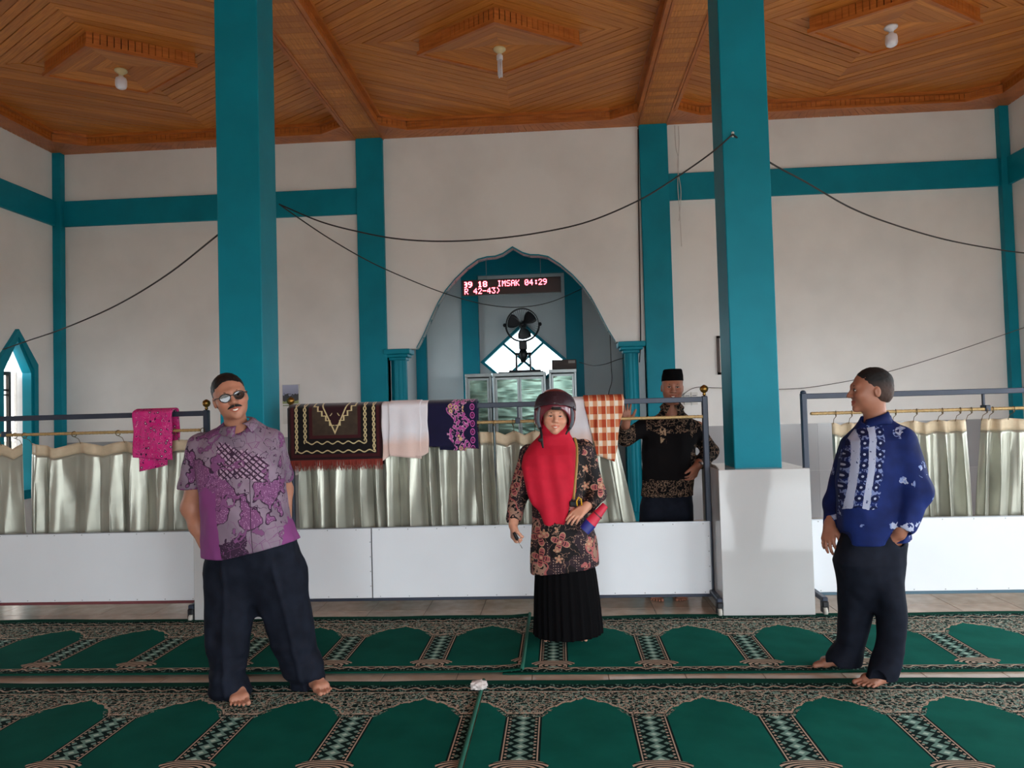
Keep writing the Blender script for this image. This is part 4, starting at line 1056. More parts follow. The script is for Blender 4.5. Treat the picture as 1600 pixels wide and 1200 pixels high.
class Head:
    def __init__(s, c, sc=1., yaw=0., tilt=0., nod=0.):
        s.c = np.asarray(c, float); s.s = sc; s.R = rotz(math.radians(yaw))@roty(math.radians(-tilt))@rotx(math.radians(nod))
    def p(s, *v): return s.c+s.R@(np.array(v, float)*s.s)
    def inv(s, P): return ((np.asarray(P)-s.c)@s.R)/s.s
    def e(s, F, c, r, k=.02, mode='u'): F.ell(s.p(*c), np.array(r)*s.s, s.R, k*s.s, mode)
    def cn(s, F, a, b, r1, r2, k=.01, mode='u'): F.cone(s.p(*a), s.p(*b), r1*s.s, r2*s.s, k*s.s, mode)
    def skin(s, F, neck, smile=1., full=1., chin=0.):
        e, cn = s.e, s.cn
        e(F, (0, .018, .042), (.077, .095, .084)); e(F, (0, -.018, -.002), (.068*full, .074, .094), .03)
        e(F, (0, -.022, -.058), (.060*full, .062, .056), .03); e(F, (0, -.074, -.100), (.020, .017, .016), .03)
        for q in (-1, 1):
            e(F, (q*.041*full, -.056, -.022), (.024, .026, .024), .03)
            e(F, (q*.036*full, -.068, -.030), (.018, .016, .013), .02)
        cn(F, (-.040, -.074, .024), (0, -.086, .024), .010, .011, .02); cn(F, (.040, -.074, .024), (0, -.086, .024), .010, .011, .02)
        for q in (-1, 1): e(F, (q*.031, -.097, .002), (.018, .014, .010), .014, 'd')
        for q in (-1, 1): e(F, (q*.031, -.078, .004), (.016, .011, .009), .006)
        cn(F, (0, -.088, .014), (0, -.110, -.028), .0075, .0125, .014)
        for q in (-1, 1): e(F, (q*.013, -.097, -.031), (.0095, .011, .0085), .008)
        z = -.062; up = .006*smile
        for q in (-1, 1):
            cn(F, (0, -.0905, z+.002), (q*.026, -.078, z+up), .0055, .0035, .008); cn(F, (0, -.088, z-.013-.006*smile), (q*.024, -.077, z-.004+up), .0065, .0035, .008)
        if smile > .5: cn(F, (-.019, -.090, z-.004+up*.5), (0, -.097, z-.0085), .0042, .0062, .004, 'd'); cn(F, (.019, -.090, z-.004+up*.5), (0, -.097, z-.0085), .0042, .0062, .004, 'd')
        for q in (-1, 1):
            e(F, (q*.079, .016, -.008), (.0095, .017, .028), .008); e(F, (q*.089, .011, -.005), (.006, .009, .015), .004, 'd')
        nk = np.asarray(neck, float)
        F.cone(s.p(0, .022, -.055), nk, .053*s.s, .060*s.s, .03)
    def tint(s, P):
        L = s.inv(P); n = len(P); c = np.ones((n, 3), np.float32)
        z = -.062+.006*(np.abs(L[:, 0])/.026)**2; m = (np.abs(L[:, 0]) < .029) & (L[:, 1] < -.070) & (np.abs(L[:, 2]-z+.005) < .0125*(1-(np.abs(L[:, 0])/.036)**2))
        c[m] = (.86, .52, .50)
        ck = ((np.abs(L[:, 0])-.042)**2+(L[:, 2]+.028)**2 < .0005) & (L[:, 1] < -.04); c[ck] = (1.04, .92, .90)
        return c
    def face(s, par, base, iris=(22, 14, 10), squint=.6, brow=1., teeth=True, browm=None):
        M_eye = plain('eye_white', (206, 196, 190), .3, 0, .5, .02); M_ir = plain('iris_dark', iris, .25, 0, .5, .02); M_br = browm or plain('black_brow', (20, 16, 16), .8)
        for q in (-1, 1):
            def ellm(c, r, n=14):
                mm = MB(); P = []
                for a in np.linspace(0, math.pi, n):
                    P.append([s.p(c[0]+r[0]*math.sin(a)*math.cos(b), c[1]+r[1]*math.sin(a)*math.sin(b), c[2]+r[2]*math.cos(a))-base for b in np.linspace(0, 2*math.pi, n)])
                return mm.grid(P)
            ey = ellm((q*.031, -.0845, .003), (.0145, .008, .0075*squint)).build('eye', M_eye, par)
            ellm((q*.031, -.0895, .003), (.0068, .0042, .0074*squint)).build('iris', M_ir, ey)
            MB().tube([s.p(q*(.031+t*.0155), -.0925+.006*abs(t), .003+.0078*squint*(1-t*t*.8))-base for t in np.linspace(-1, 1, 7)], [.0010, .0020, .0024, .0025, .0024, .0020, .0010], 6).build('eyelid', M_br, par)
            MB().tube([s.p(q*(.014+.034*t), -.0925+.016*t**2, .021+.006*math.sin(t*2.4)*brow)-base for t in np.linspace(0, 1, 7)], [.0018, .0034, .0037, .0035, .003, .0024, .001], 6).build('eyebrow', M_br, par)
        if teeth:
            z = -.0690; P = []
            for t in np.linspace(-1, 1, 11): P.append([s.p(t*.020, -.0925+.010*t*t+.003*abs(v), z+.0055*t*t+v*.0052*(1-.5*t*t))-base for v in (-1, -.3, .3, 1)])
            MB().grid(P).build('teeth', plain('teeth_white', (226, 218, 208), .3, 0, .5, .02), par)
def hair_field(hd, low=-.065, front=.084, side=-.012, grow=.006):
    r = .13*hd.s; F = Field(hd.c-r, hd.c+r+np.array((0, 0, .02)), .0032)
    hd.e(F, (0, .018, .042), (.077+grow, .095+grow, .084+grow)); hd.e(F, (0, .045, -.015), (.070+grow, .066+grow, .062), .03)
    F.noise(.0016, (90, 90, 90), 3)
    hd.e(F, (0, -.075, -.02), (.095, .070, front+.02-.012), .010, 'd')
    n = hd.R@np.array((0, -.85, -.5)); F.cut(hd.p(0, -.022, side), n)
    F.cut(hd.p(0, 0, low), hd.R@np.array((0, -.15, -1.)))
    for q in (-1, 1): hd.e(F, (q*.083, .004, -.025), (.022, .022, .032), .004, 'd')
    return F
def hand(F, w, d, n, side, curl=(.25, .3, .35, .4), thumb=.6, sc=1., spread=1., curlt=.3):
    """w wrist, d towards the fingers, n out of the palm, side +1/-1 which way the thumb lies."""
    d, n = unit(d), np.asarray(n, float); n = unit(n-d*(n@d)); l = np.cross(d, n)*side; w = np.asarray(w, float)
    lat = (.031, .0105, -.0105, -.029); dist = (.088, .093, .089, .080); ln = (.068, .076, .070, .055); rad = (.0092, .0096, .0092, .0082)
    F.cone(w-d*.03, w+d*.012, .026*sc, .026*sc, .02)
    for i in range(4):
        kn = w+sc*(d*dist[i]+l*lat[i]); F.cone(w+sc*(d*.016+l*lat[i]*.55), kn, .017*sc, .0125*sc, .012)
        a = curl[i]*.6; p = kn; dd = unit(d+l*lat[i]*3.2*spread)
        for q, fr in enumerate((.45, .31, .24)):
            v = dd*math.cos(a)+n*math.sin(a); e = p+v*ln[i]*fr*sc
            F.cone(p, e, (rad[i]-.0007*q)*sc, (rad[i]-.0007*(q+1))*sc, .004); p = e; a += curl[i]*(1.1 if q == 0 else .8)
    F.ell(w+sc*(d*.04+l*.022+n*.008), .021*sc, None, .015)
    b = w+sc*(d*.028+l*.026+n*.008); e1 = b+sc*(d*.030+l*.030*thumb+n*.010); v = unit(d*.9+l*.45*thumb*(1-curlt)+n*curlt); e2 = e1+v*.030*sc; e3 = e2+unit(v+n*curlt*.6)*.023*sc
    F.chain([b, e1, e2, e3], [.016*sc, .0125*sc, .0108*sc, .0088*sc], .006)
def foot(F, heel, toe, side, ankle=None, sc=1.):
    """bare foot on the floor; side +1 puts the big toe to the left of the walking direction."""
    heel, toe = np.array((heel[0], heel[1], 0.)), np.array((toe[0], toe[1], 0.)); f = unit(toe-heel); L = .245*sc; toe = heel+f*L
    l = np.array((-f[1], f[0], 0))*side; z = np.array((0, 0, 1.))
    h = heel+f*.035
    F.cone(h+z*.036, heel+f*.10+z*.045, .034, .034, .03); F.cone(heel+f*.10+z*.045+l*.004, heel+f*.178+l*.022+z*.026, .034, .024, .03)
    F.cone(heel+f*.10-l*.006+z*.034, heel+f*.165-l*.026+z*.022, .030, .020, .03); F.cone(heel+f*.178+l*.022+z*.024, heel+f*.165-l*.026+z*.020, .022, .019, .02)
    F.cone(h+f*.02+z*.05, (h+f*.005+z*.14) if ankle is None else ankle, .036, .036, .03)
    for i in range(5):
        u = (.036, .013, -.007, -.026, -.044)[i]; s = (.184, .188, .182, .172, .158)[i]; e = (.240, .238, .228, .214, .196)[i]; r = (.0135, .0088, .0084, .008, .008)[i]
        F.cone(heel+f*s+l*(u*.85)+z*(r+.008), heel+f*e+l*u*1.0+z*(r+.001), r, r*.95, .002)
    sl, X, Y, Z = F.sub(heel-.4, heel+.4); F.F[sl] = np.maximum(F.F[sl], (-Z+.0))
g = G('skin_brown'); a_ = g.N('ShaderNodeAttribute'); a_.attribute_name = 'tint'
def skin_mat(name, rgb):
    g = G(name); a = g.N('ShaderNodeAttribute'); a.attribute_name = 'tint'; c = lin(*rgb)
    base = g.mix(tuple(k*.88 for k in c[:3])+(1,), c, g.noise(22, 3).soft(.3, .7))
    mu = g.N('ShaderNodeMix'); mu.data_type = 'RGBA'; mu.blend_type = 'MULTIPLY'; mu.inputs[0].default_value = 1
    g.nt.links.new(base, mu.inputs[6]); g.nt.links.new(a.outputs['Color'], mu.inputs[7])
    return g.end(mu.outputs[2], .5, 0, .4, g.noise(260, 2), .06, .001, Subsurface_Weight=.08, Subsurface_Radius=(.6, .25, .12), Subsurface_Scale=.012)
bpy.data.materials.remove(g.m)
def rows_px(rows, Y=None):
    """(row, left px, right px, depth of the middle, depth radius) -> loft rows; silhouettes read at that depth."""
    out = []
    for (py, a, b, yy, ry) in rows:
        A, B = at(a, py, yy), at(b, py, yy); out.append((.5*(A[2]+B[2]), .5*(A[0]+B[0]), yy, .5*(B[0]-A[0]), ry))
    return out
M_black_hair = plain('black_hair', (20, 18, 18), .55, 0, .4, .3, 60, .4, 120)
M_collar_line = None
def person(base, lo, hi, zseg): return Field(lo, hi, .0042, zseg)
def vcell(g, scale, w=.0):
    """flower cells: offset from the cell centre and a random number per cell."""
    x, y, z = g.co(); wx = g.noise(6, 1)*w
    v = g.vor(scale, None, 'F1', .8); P = g.sep(v.outputs['Position']); C = g.sep(v.outputs['Color'])
    return x-P[0], y-P[1], z-P[2], C, V(g, v.outputs['Distance'])

# ------------------------------------------------------------------ man in the purple batik shirt
def man_purple():
    J = at; B = np.array((J(400, 1090, 4.02)[0], 4.02, 0.))
    hd = Head(J(360, 624.5, 3.96), 1.04, 29, 14, -2)
    F = Field((B[0]-.50, 3.62, 0), (B[0]+.52, 4.42, 1.8), .0044, [(-.012, .14, .0038), (.14, .60, .012), (.60, .95, .0065), (.95, 1.35, .012), (1.35, 1.80, .0036)])
    hd.skin(F, J(374, 690, 4.05), 1., 1.06)
    # hidden torso and legs, one body
    F.loft(rows_px([(690, 330, 415, 4.06, .10), (740, 318, 434, 4.06, .12), (820, 330, 446, 4.06, .13), (880, 338, 452, 4.07, .11), (910, 345, 448, 4.08, .10)]), .04)
    lk, lr = J(362, 985, 4.04), J(450, 980, 4.10); la, ra = J(364, 1082, 4.00), J(484, 1064, 4.14)
    F.chain([J(368, 890, 4.07), lk, la], [.075, .058, .040]); F.chain([J(425, 890, 4.08), lr, ra], [.075, .058, .040])
    foot(F, la[:2]+np.array((-.012, .06)), atZ(380, 1117, 0)[:2], 1, np.array((la[0], la[1]+.02, .16)))
    foot(F, ra[:2]+np.array((-.03, .05)), atZ(511, 1089, 0)[:2], -1, np.array((ra[0]-.02, ra[1]+.02, .16)))
    # arm in the pocket (his right), the other one tucked behind
    sh, el, wr = J(314, 708, 4.06), J(299, 796, 4.13), J(321, 853, 4.06)
    F.chain([sh, el], [.046, .053], .02); F.chain([el, mid(el, wr)*1., wr], [.052, .047, .034], .03)
    hand(F, wr, J(342, 900, 4.05)-wr, (1, .2, 0), 1, (.3, .3, .3, .3))
    s2, e2, w2 = J(427, 692, 4.10), J(444, 768, 4.26), J(446, 835, 4.22)
    F.chain([s2, e2, w2], [.054, .046, .034], .03); hand(F, w2, (-.1, -.1, -1), (-1, 0, 0), 1, (.3, .3, .3, .3))
    body = sdf_obj('person', F, skin_mat('skin_tan', (176, 122, 98)), None, B, hd.tint, loc=tuple(B+np.array((0, 0, .011))))
    tag(body, 'man in purple batik shirt, glasses and moustache, hands in trouser pockets', 'person')
    hd.face(body, B, teeth=True, squint=.7)
    sdf_obj('hair', hair_field(hd, -.06, .072, -.0, .005), M_black_hair, body, B)
    # moustache
    mo = MB()
    for q in (-1, 1): mo.tube([hd.p(q*(.002+.034*t), -.1005+.021*t*t, -.047-.010*t*t-.001)-B for t in np.linspace(0, 1, 8)], [.0058, .007, .0072, .007, .006, .005, .0035, .001], 8)
    mo.build('moustache', plain('moustache_black', (24, 18, 18), .8), body)
    # glasses
    gf = plain('glasses_frame', (30, 24, 24), .3); fr = MB(); lens = MB()
    for q in (-1, 1):
        ring = [hd.p(q*.034+.0265*math.cos(a), -.1035+.012*(abs(q*.034+.0265*math.cos(a))/.06)**2, .0+.0205*math.sin(a)+.0015*math.cos(2*a))-B for a in np.linspace(0, 2*math.pi, 25)]
        fr.tube(ring, .0026, 6, False); c = sum(ring[:-1])/24; lens.add([c]+ring[:-1], [(0, i+1, (i+1) % 24+1) for i in range(24)], True)
        fr.tube([hd.p(q*.060, -.092, .006)-B, hd.p(q*.079, -.075, .008)-B, hd.p(q*.083, -.02, .006)-B, hd.p(q*.083, .012, .004)-B], .0024, 6)
    fr.tube([hd.p(-.010, -.104, .004)-B, hd.p(0, -.106, .007)-B, hd.p(.010, -.104, .004)-B], .0024, 6)
    go = fr.build('glasses', gf, body); lens.build('lens', glass('smoked_lens', (140, 144, 150), .05), go, False)
    # shirt
    S = Field((B[0]-.52, 3.62, .60), (B[0]+.45, 4.45, 1.55), .0062)
    S.loft(rows_px([(886, 318, 470, 4.06, .185), (850, 320, 467, 4.05, .190), (815, 320, 452, 4.04, .185), (770, 316, 444, 4.045, .170), (735, 306, 444, 4.05, .150), (705, 300, 440, 4.06, .130),
                    (685, 312, 432, 4.07, .105), (670, 340, 412, 4.07, .075), (661, 352, 400, 4.06, .062)]), .03, pw=2.3)
    S.chain([J(312, 702, 4.06), J(297, 764, 4.09)], [.068, .071], .035); S.chain([J(425, 692, 4.10), J(440, 745, 4.22)], [.064, .064], .03)
    S.noise(.0075, (9, 9, 7), 1.7).noise(.0035, (26, 26, 14), 5.1)
    S.cut(J(299, 768, 4.09), J(297, 800, 4.10)-J(304, 740, 4.08)) if False else None
    # sleeve mouths and hem
    a0, a1 = J(300, 758, 4.09), J(292, 830, 4.12); S.cone(a0+(a1-a0)*.12, a1, .061, .066, .006, 'd')
    sl, X, Y, Z = S.sub((B[0]-.52, 3.6, .6), (J(317, 770, 4.1)[0]-.0, 4.5, J(298, 766, 4.09)[2]-.002)); zc_ = J(298, 767, 4.09)[2]
    d = (Z-zc_)*-1; k = (X < J(316, 770, 4.06)[0]) & (Z > .93); S.F[sl] = np.where(k, np.maximum(S.F[sl], d), S.F[sl])
    h0, h1 = J(330, 878, 3.92), J(467, 847, 3.95)
    S.cut(mid(h0, J(415, 877, 3.88)), (.0, 0, -1)); S.cut(J(450, 853, 3.92), (.22, .0, -1.)) 
    hole = rows_px([(900, 326, 462, 4.06, .17), (860, 330, 458, 4.06, .17)]); S.loft(hole, .01, 'd', pw=2.3)
    e0 = hd.p(0, .02, -.07); S.cone(J(374, 676, 4.03), J(374, 640, 4.0), .052, .066, .012, 'd')
    # opening below the last button
    S.cone(J(418, 848, 3.87), J(417, 890, 3.87), .008, .036, .004, 'd')
    g = G('purple_batik'); x, y, z = g.co(); n1 = g.noise(5.2, 3); n2 = g.noise(12, 3); n3 = g.noise(40, 2)
    GR, LI, PU, DP, MG = lin(112, 96, 110), lin(160, 134, 154), lin(112, 66, 106), lin(50, 28, 50), lin(122, 60, 114)
    dots = V(g, g.vor(120, None, 'F1', .6).outputs[0]); wq = (n2-.5)*.16
    c = g.mix(GR, lin(134, 116, 132), (g.noise(3, 2, g.vec(x*3+z*2, y*2, z)).soft(.35, .65)))
    sp = g.mix(PU, lin(176, 136, 168), dots < .26); c = g.mix(c, sp, n1 > .56)
    pr = (((x*.9+z)*230)+n3*3.).sin(); pg = g.mix(DP, LI, (pr > -.3)*((((x-z)*160).sin() > -.8))); zz = z-1.235+(x*.25)+wq
    c = g.mix(c, pg, (zz.abs() < .075)*((x+.03+wq).abs() < .13)*(y < .02))
    dk = g.mix(DP, lin(150, 120, 150), dots < .2); c = g.mix(c, dk, ((z-.80+wq+x*-.2).abs() < .055)*(x+wq < .05))
    c = g.mix(c, DP, (n1-.56).abs() < .007); c = g.mix(c, DP, ((n2-.6).abs() < .007)*(z > 1.0)); c = g.mix(c, PU, ((n2-.36).abs() < .03)); c = g.mix(c, DP, ((n2-.40).abs() < .006)); v5 = V(g, g.vor(17, None, 'DISTANCE_TO_EDGE').outputs[0]); c = g.mix(c, PU, (v5 < .012)*(n1 < .5))
    c = g.mix(c, MG, ((x < -.125+wq*.25-(z-.9)*.10)*(z < 1.10+wq))); c = g.mix(c, MG, (x+wq*.3 > .19)*(z+wq*.3 < .95))
    c = g.mix(c, DP, ((x-.045+(z-1.0)*.06).abs() < .0018)*(y < 0.)*(z < 1.2))
    M = g.end(c, .72, 0, .25, g.noise(420), .08, .001)
    so = sdf_obj('shirt', S, M, body, B)
    # collar leaves
    cm = MB()
    for q in (-1, 1):
        nk = [hd.p(q*.064*math.cos(a)*1.02, .02-.070*math.sin(a), -.128-.018*math.sin(a))-B for a in np.linspace(-.6, 1.35, 9)]
        ou = [hd.p(q*(.080*math.cos(a)*1.10+.012), .018-.100*math.sin(a)-(.012 if a > 1 else 0), -.160-.045*max(0, math.sin(a))**1.5)-B for a in np.linspace(-.6, 1.2, 9)]
        cm.grid([[a+(b-a)*t+np.array((0, 0, .012*math.sin(t*3))) for t in (0, .3, .6, 1)] for a, b in zip(nk, ou)])
    co = cm.build('collar', M, so, False); md = co.modifiers.new('t', 'SOLIDIFY'); md.thickness = .004
    bt = MB()
    for t in range(5):
        p_ = J(404+t*3.2, 705+t*30, 3.87)-B; bt.lathe([(.005, -.002), (.005, .001), (.001, .002)], p_, 8, True, rotx(math.pi/2))
    # trousers
    T = Field((B[0]-.36, 3.66, .0), (B[0]+.46, 4.42, .92), .0066)
    T.loft(rows_px([(965, 385, 415, 4.09, .05), (935, 340, 460, 4.09, .10), (895, 321, 472, 4.08, .145), (860, 324, 466, 4.07, .16), (835, 330, 460, 4.07, .15)]), .03, pw=2.4)
    T.loft(rows_px([(1104, 332, 386, 4.0, .075), (1085, 329, 390, 4.0, .085), (1060, 333, 383, 4.0, .095), (1000, 328, 390, 4.02, .11), (950, 324, 400, 4.06, .125), (915, 322, 408, 4.08, .135), (880, 326, 408, 4.08, .13), (845, 345, 395, 4.08, .08)]), .03, pw=2.2)
    T.loft(rows_px([(1078, 459, 504, 4.13, .075), (1060, 452, 507, 4.125, .095), (1020, 430, 494, 4.12, .115), (980, 414, 488, 4.11, .12), (950, 404, 483, 4.10, .13), (915, 398, 476, 4.09, .14), (880, 398, 468, 4.08, .13), (845, 405, 450, 4.08, .08)]), .03, pw=2.2)
    X_, Z_ = T.x[:, None, None], T.z[None, None, :]
    for p_, q_ in ((J(357, 900, 4.0), J(364, 1080, 4.0)), (J(436, 900, 4.0), J(478, 1060, 4.1))):
        xc = p_[0]+(q_[0]-p_[0])*(p_[2]-Z_)/(p_[2]-q_[2]); T.F -= (.009*np.exp(-((X_-xc)/.014)**2)*np.clip((.80-Z_)/.15, 0, 1)).astype(np.float32)
    T.noise(.013, (8, 8, 4), 2.2).noise(.006, (18, 18, 7), 4.2).noise(.016, (7, 7, 24), 7.7, zf=(.14, .40)).noise(.004, (24, 24, 12), 9.)
    T.cone(J(368, 1104, 3.94), J(376, 1125, 3.86), .040, .050, .01, 'd'); T.cone(J(490, 1076, 4.06), J(502, 1090, 3.98), .036, .046, .01, 'd')
    T.cut(J(365, 1107, 3.95), (.0, 0, -1))
    g = G('navy_twill'); x, y, z = g.co(); n = g.noise(14, 3)
    Mt = g.end(g.mix(lin(17, 20, 29), lin(26, 30, 41), n.soft(.3, .7)), .8, 0, .10, g.noise(500), .12, .001)
    MATS['navy_twill'] = Mt
    sdf_obj('trousers', T, Mt, body, B)
man_purple()

# ------------------------------------------------------------------ man in the blue batik shirt
def man_blue():
    J = at; B = np.array((J(1355, 1060, 4.12)[0], 4.12, 0.))
    hd = Head(J(1360, 614, 4.12), .97, -97, 0, -2)
    F = Field((B[0]-.42, 3.68, 0), (B[0]+.42, 4.55, 1.75), .0044, [(-.012, .14, .0038), (.14, .60, .012), (.60, .90, .0042), (.90, 1.35, .012), (1.35, 1.75, .0036)])
    hd.skin(F, J(1368, 672, 4.14), .2, 1.02)
    F.loft(rows_px([(675, 1335, 1400, 4.15, .10), (740, 1322, 1402, 4.15, .13), (800, 1322, 1400, 4.15, .13), (850, 1322, 1402, 4.15, .11), (885, 1320, 1400, 4.15, .10)]), .04)
    lk, rk = J(1340, 955, 4.22), J(1391, 950, 4.08); la, ra = J(1330, 1030, 4.28), J(1386, 1052, 4.06)
    F.chain([J(1342, 870, 4.2), lk, la], [.075, .045, .034]); F.chain([J(1380, 870, 4.12), rk, ra], [.075, .040, .034])
    h1, t1 = atZ(1338, 1043, 0), atZ(1266, 1044, 0); foot(F, h1[:2], t1[:2], 1, np.array((la[0]+.02, h1[1]+.0, .16)))
    h2, t2 = atZ(1400, 1066, 0), atZ(1342, 1077, 0); foot(F, h2[:2], t2[:2], -1, np.array((h2[0]-.03, h2[1], .16)))
    # his right arm hangs on the far side, the left hand is in the pocket
    s1, e1, w1 = J(1330, 695, 4.30), J(1304, 782, 4.34), J(1297, 826, 4.26)
    F.chain([s1, e1, w1], [.05, .044, .030], .03); hand(F, w1+np.array((0, 0, .012)), J(1292, 866, 4.2)-w1, (.75, .65, 0), 1, (.55, .42, .38, .36), .7, 1.0, 1.2)
    s2, e2, w2 = J(1414, 695, 4.06), J(1432, 780, 4.04), J(1406, 836, 4.01)
    F.chain([s2, e2, w2], [.052, .046, .031], .03); hand(F, w2, J(1388, 880, 4.10)-w2, (-.3, .9, 0), -1, (.25, .25, .25, .25), .3)
    body = sdf_obj('person', F, skin_mat('skin_warm', (158, 106, 84)), None, B, hd.tint, loc=tuple(B+np.array((0, 0, .011))))
    tag(body, 'man in dark blue batik shirt looking away, one hand in his pocket', 'person')
    hd.face(body, B, teeth=False, squint=.8)
    HF = hair_field(hd, -.05, .066, .004, .004)
    g = G('cropped_hair'); z_ = g.noise(200, 2); x, y, z = g.co(); zl = float(hd.p(0, 0, .045)[2])
    Mh = g.end(g.mix(lin(62, 46, 40), lin(20, 18, 18), ((z-(zl-.035))*22).clamp()), .7, 0, .3, z_, .4, .002)
    sdf_obj('hair', HF, Mh, body, B)
    S = Field((B[0]-.42, 3.70, .62), (B[0]+.46, 4.60, 1.52), .0062)
    S.loft(rows_px([(868, 1312, 1424, 4.15, .165), (840, 1312, 1420, 4.15, .165), (800, 1310, 1412, 4.15, .165), (755, 1309, 1412, 4.15, .165), (715, 1314, 1420, 4.15, .165), (690, 1320, 1422, 4.15, .150),
                    (672, 1334, 1408, 4.15, .115), (660, 1342, 1392, 4.14, .075), (652, 1346, 1390, 4.14, .064)]), .03, pw=2.3)
    S.chain([J(1410, 694, 4.06), J(1431, 770, 4.03)], [.078, .074], .03); S.chain([J(1431, 770, 4.03), J(1416, 824, 4.0)], [.074, .050], .03)
    S.chain([J(1330, 700, 4.30), J(1303, 788, 4.34), J(1298, 822, 4.27)], [.066, .056, .043], .03)
    S.noise(.008, (8, 8, 8), 4.7).noise(.0045, (22, 22, 12), 8.1)
    d_ = unit(J(1400, 846, 3.98)-J(1413, 826, 4.0)); S.cone(J(1411, 833, 3.995), J(1398, 856, 3.97), .038, .046, .006, 'd')
    S.cone(J(1297.5, 824, 4.26), J(1295, 850, 4.22), .036, .04, .006, 'd')
    S.loft(rows_px([(884, 1318, 1418, 4.15, .15), (850, 1322, 1414, 4.15, .15)]), .01, 'd')
    S.cut(J(1360, 858, 4.0), (.07, 0, -1)); S.cone(J(1364, 664, 4.12), J(1360, 630, 4.1), .050, .064, .012, 'd')
    zc1 = J(1297, 827, 4.26)[2]; sl, X, Y, Z = S.sub((B[0]-.42, 3.7, .6), (J(1308, 827, 4.26)[0], 4.6, .9)); k = (X < J(1307.5, 827, 4.26)[0]); S.F[sl] = np.where(k, np.maximum(S.F[sl], zc1-Z), S.F[sl])
    g = G('blue_batik'); x, y, z = g.co(); n1 = g.noise(7, 3); n2 = g.noise(22, 3); n3 = g.noise(60, 2)
    BL = g.mix(lin(14, 24, 66), lin(24, 42, 102), n1.soft(.3, .7)); WH = lin(164, 172, 196); DB = lin(16, 24, 62)
    px0 = float(J(1352, 720, 4.0)[0]-B[0]); xs = x-px0-(z-1.18)*.16
    inb = ((xs-.005).abs() < .082+(n2-.5)*.05)*(z > .925+(n2-.5)*.05)*(z < 1.335+xs*.2)*(y < .02)
    m1 = inb*(((xs.abs()-.034).abs() < .016+(n2-.5)*.006)); c = g.mix(BL, WH, m1*(n3 > .30))
    fx = ((xs+.0165).pp(.033)*1.)-.0; lz = z.mod(.056)-.028; q = ((xs+.034).mod(.068)-.034); fl = (q*q+lz*lz).sqrt()
    lat_ = inb*((xs.abs()-.034).abs() > .014); c = g.mix(c, lin(112, 126, 168), lat_*(n3 > .52)); c = g.mix(c, DB, lat_*(fl < .019)); c = g.mix(c, WH, lat_*(fl < .006))
    spl = V(g, g.vor(7.5, None, 'F1', 1.).outputs[0])
    c = g.mix(c, WH, ((spl < .26)*(n2 > .55))*(inb < .5)); c = g.mix(c, lin(120, 138, 184), ((n2-.62).abs() < .03)*(spl < .36)*(inb < .5))
    cz = float(J(1404, 833, 4.0)[2]); c = g.mix(c, WH, ((z-cz-.02+(n2-.5)*.15).abs() < .040)*(x > .10)*(n2 > .56))
    c = g.mix(c, WH, ((((x-float(J(1402, 836, 4.)[0]-B[0])).abs()*1.0).pow(2.)+((z-cz).abs()).pow(2.)) < .0004))
    M = g.end(c, .75, 0, .15, g.noise(420), .08, .001)
    so = sdf_obj('shirt', S, M, body, B)
    cm = MB()
    nk = [hd.p(.060*math.cos(a), .026-.060*math.sin(a), -.136-.024*math.sin(a))-B for a in np.linspace(-4.2, 1.1, 22)]
    ou = [hd.p(.076*math.cos(a), .028-.080*math.sin(a), -.178-.03*max(0, math.sin(a)))-B for a in np.linspace(-4.2, 1.1, 22)]
    cm.grid([[a+(b-a)*t for t in (0, .5, 1)] for a, b in zip(nk, ou)]); co = cm.build('collar', M, so, False); md = co.modifiers.new('t', 'SOLIDIFY'); md.thickness = .005
    T = Field((B[0]-.32, 3.70, .0), (B[0]+.34, 4.62, .92), .0066)
    T.loft(rows_px([(955, 1352, 1372, 4.16, .05), (925, 1322, 1398, 4.16, .11), (880, 1305, 1409, 4.15, .15), (850, 1314, 1413, 4.15, .15), (835, 1318, 1410, 4.15, .14)]), .03, pw=2.3)
    T.loft(rows_px([(1043, 1292, 1344, 4.265, .09), (1030, 1293, 1346, 4.265, .10), (1007, 1308, 1353, 4.25, .09), (960, 1311, 1363, 4.23, .10), (918, 1310, 1368, 4.20, .115), (880, 1309, 1368, 4.18, .12), (845, 1325, 1362, 4.17, .07)]), .03, pw=2.2)
    T.loft(rows_px([(1064, 1357, 1401, 4.04, .085), (1018, 1369, 1409, 4.07, .09), (965, 1373, 1414, 4.08, .10), (935, 1366, 1410, 4.09, .11), (905, 1352, 1407, 4.12, .12), (880, 1352, 1406, 4.14, .12), (845, 1364, 1400, 4.14, .07)]), .03, pw=2.2)
    T.noise(.007, (8, 8, 5), 12.2).noise(.009, (9, 9, 20), 3.7, zf=(.1, .3)).noise(.003, (24, 24, 12), 2.)
    T.cone(J(1312, 1043, 4.25), J(1290, 1052, 4.25), .040, .046, .01, 'd'); T.cone(J(1372, 1064, 4.0), J(1358, 1074, 3.95), .040, .046, .01, 'd')
    T.cut(J(1380, 1064, 4.04), (.0, 0, -1)); 
    T.cone(J(1404, 842, 4.03), J(1396, 858, 4.06), .040, .030, .006, 'd')
    sdf_obj('trousers', T, MATS['navy_twill'], body, B)
man_blue()

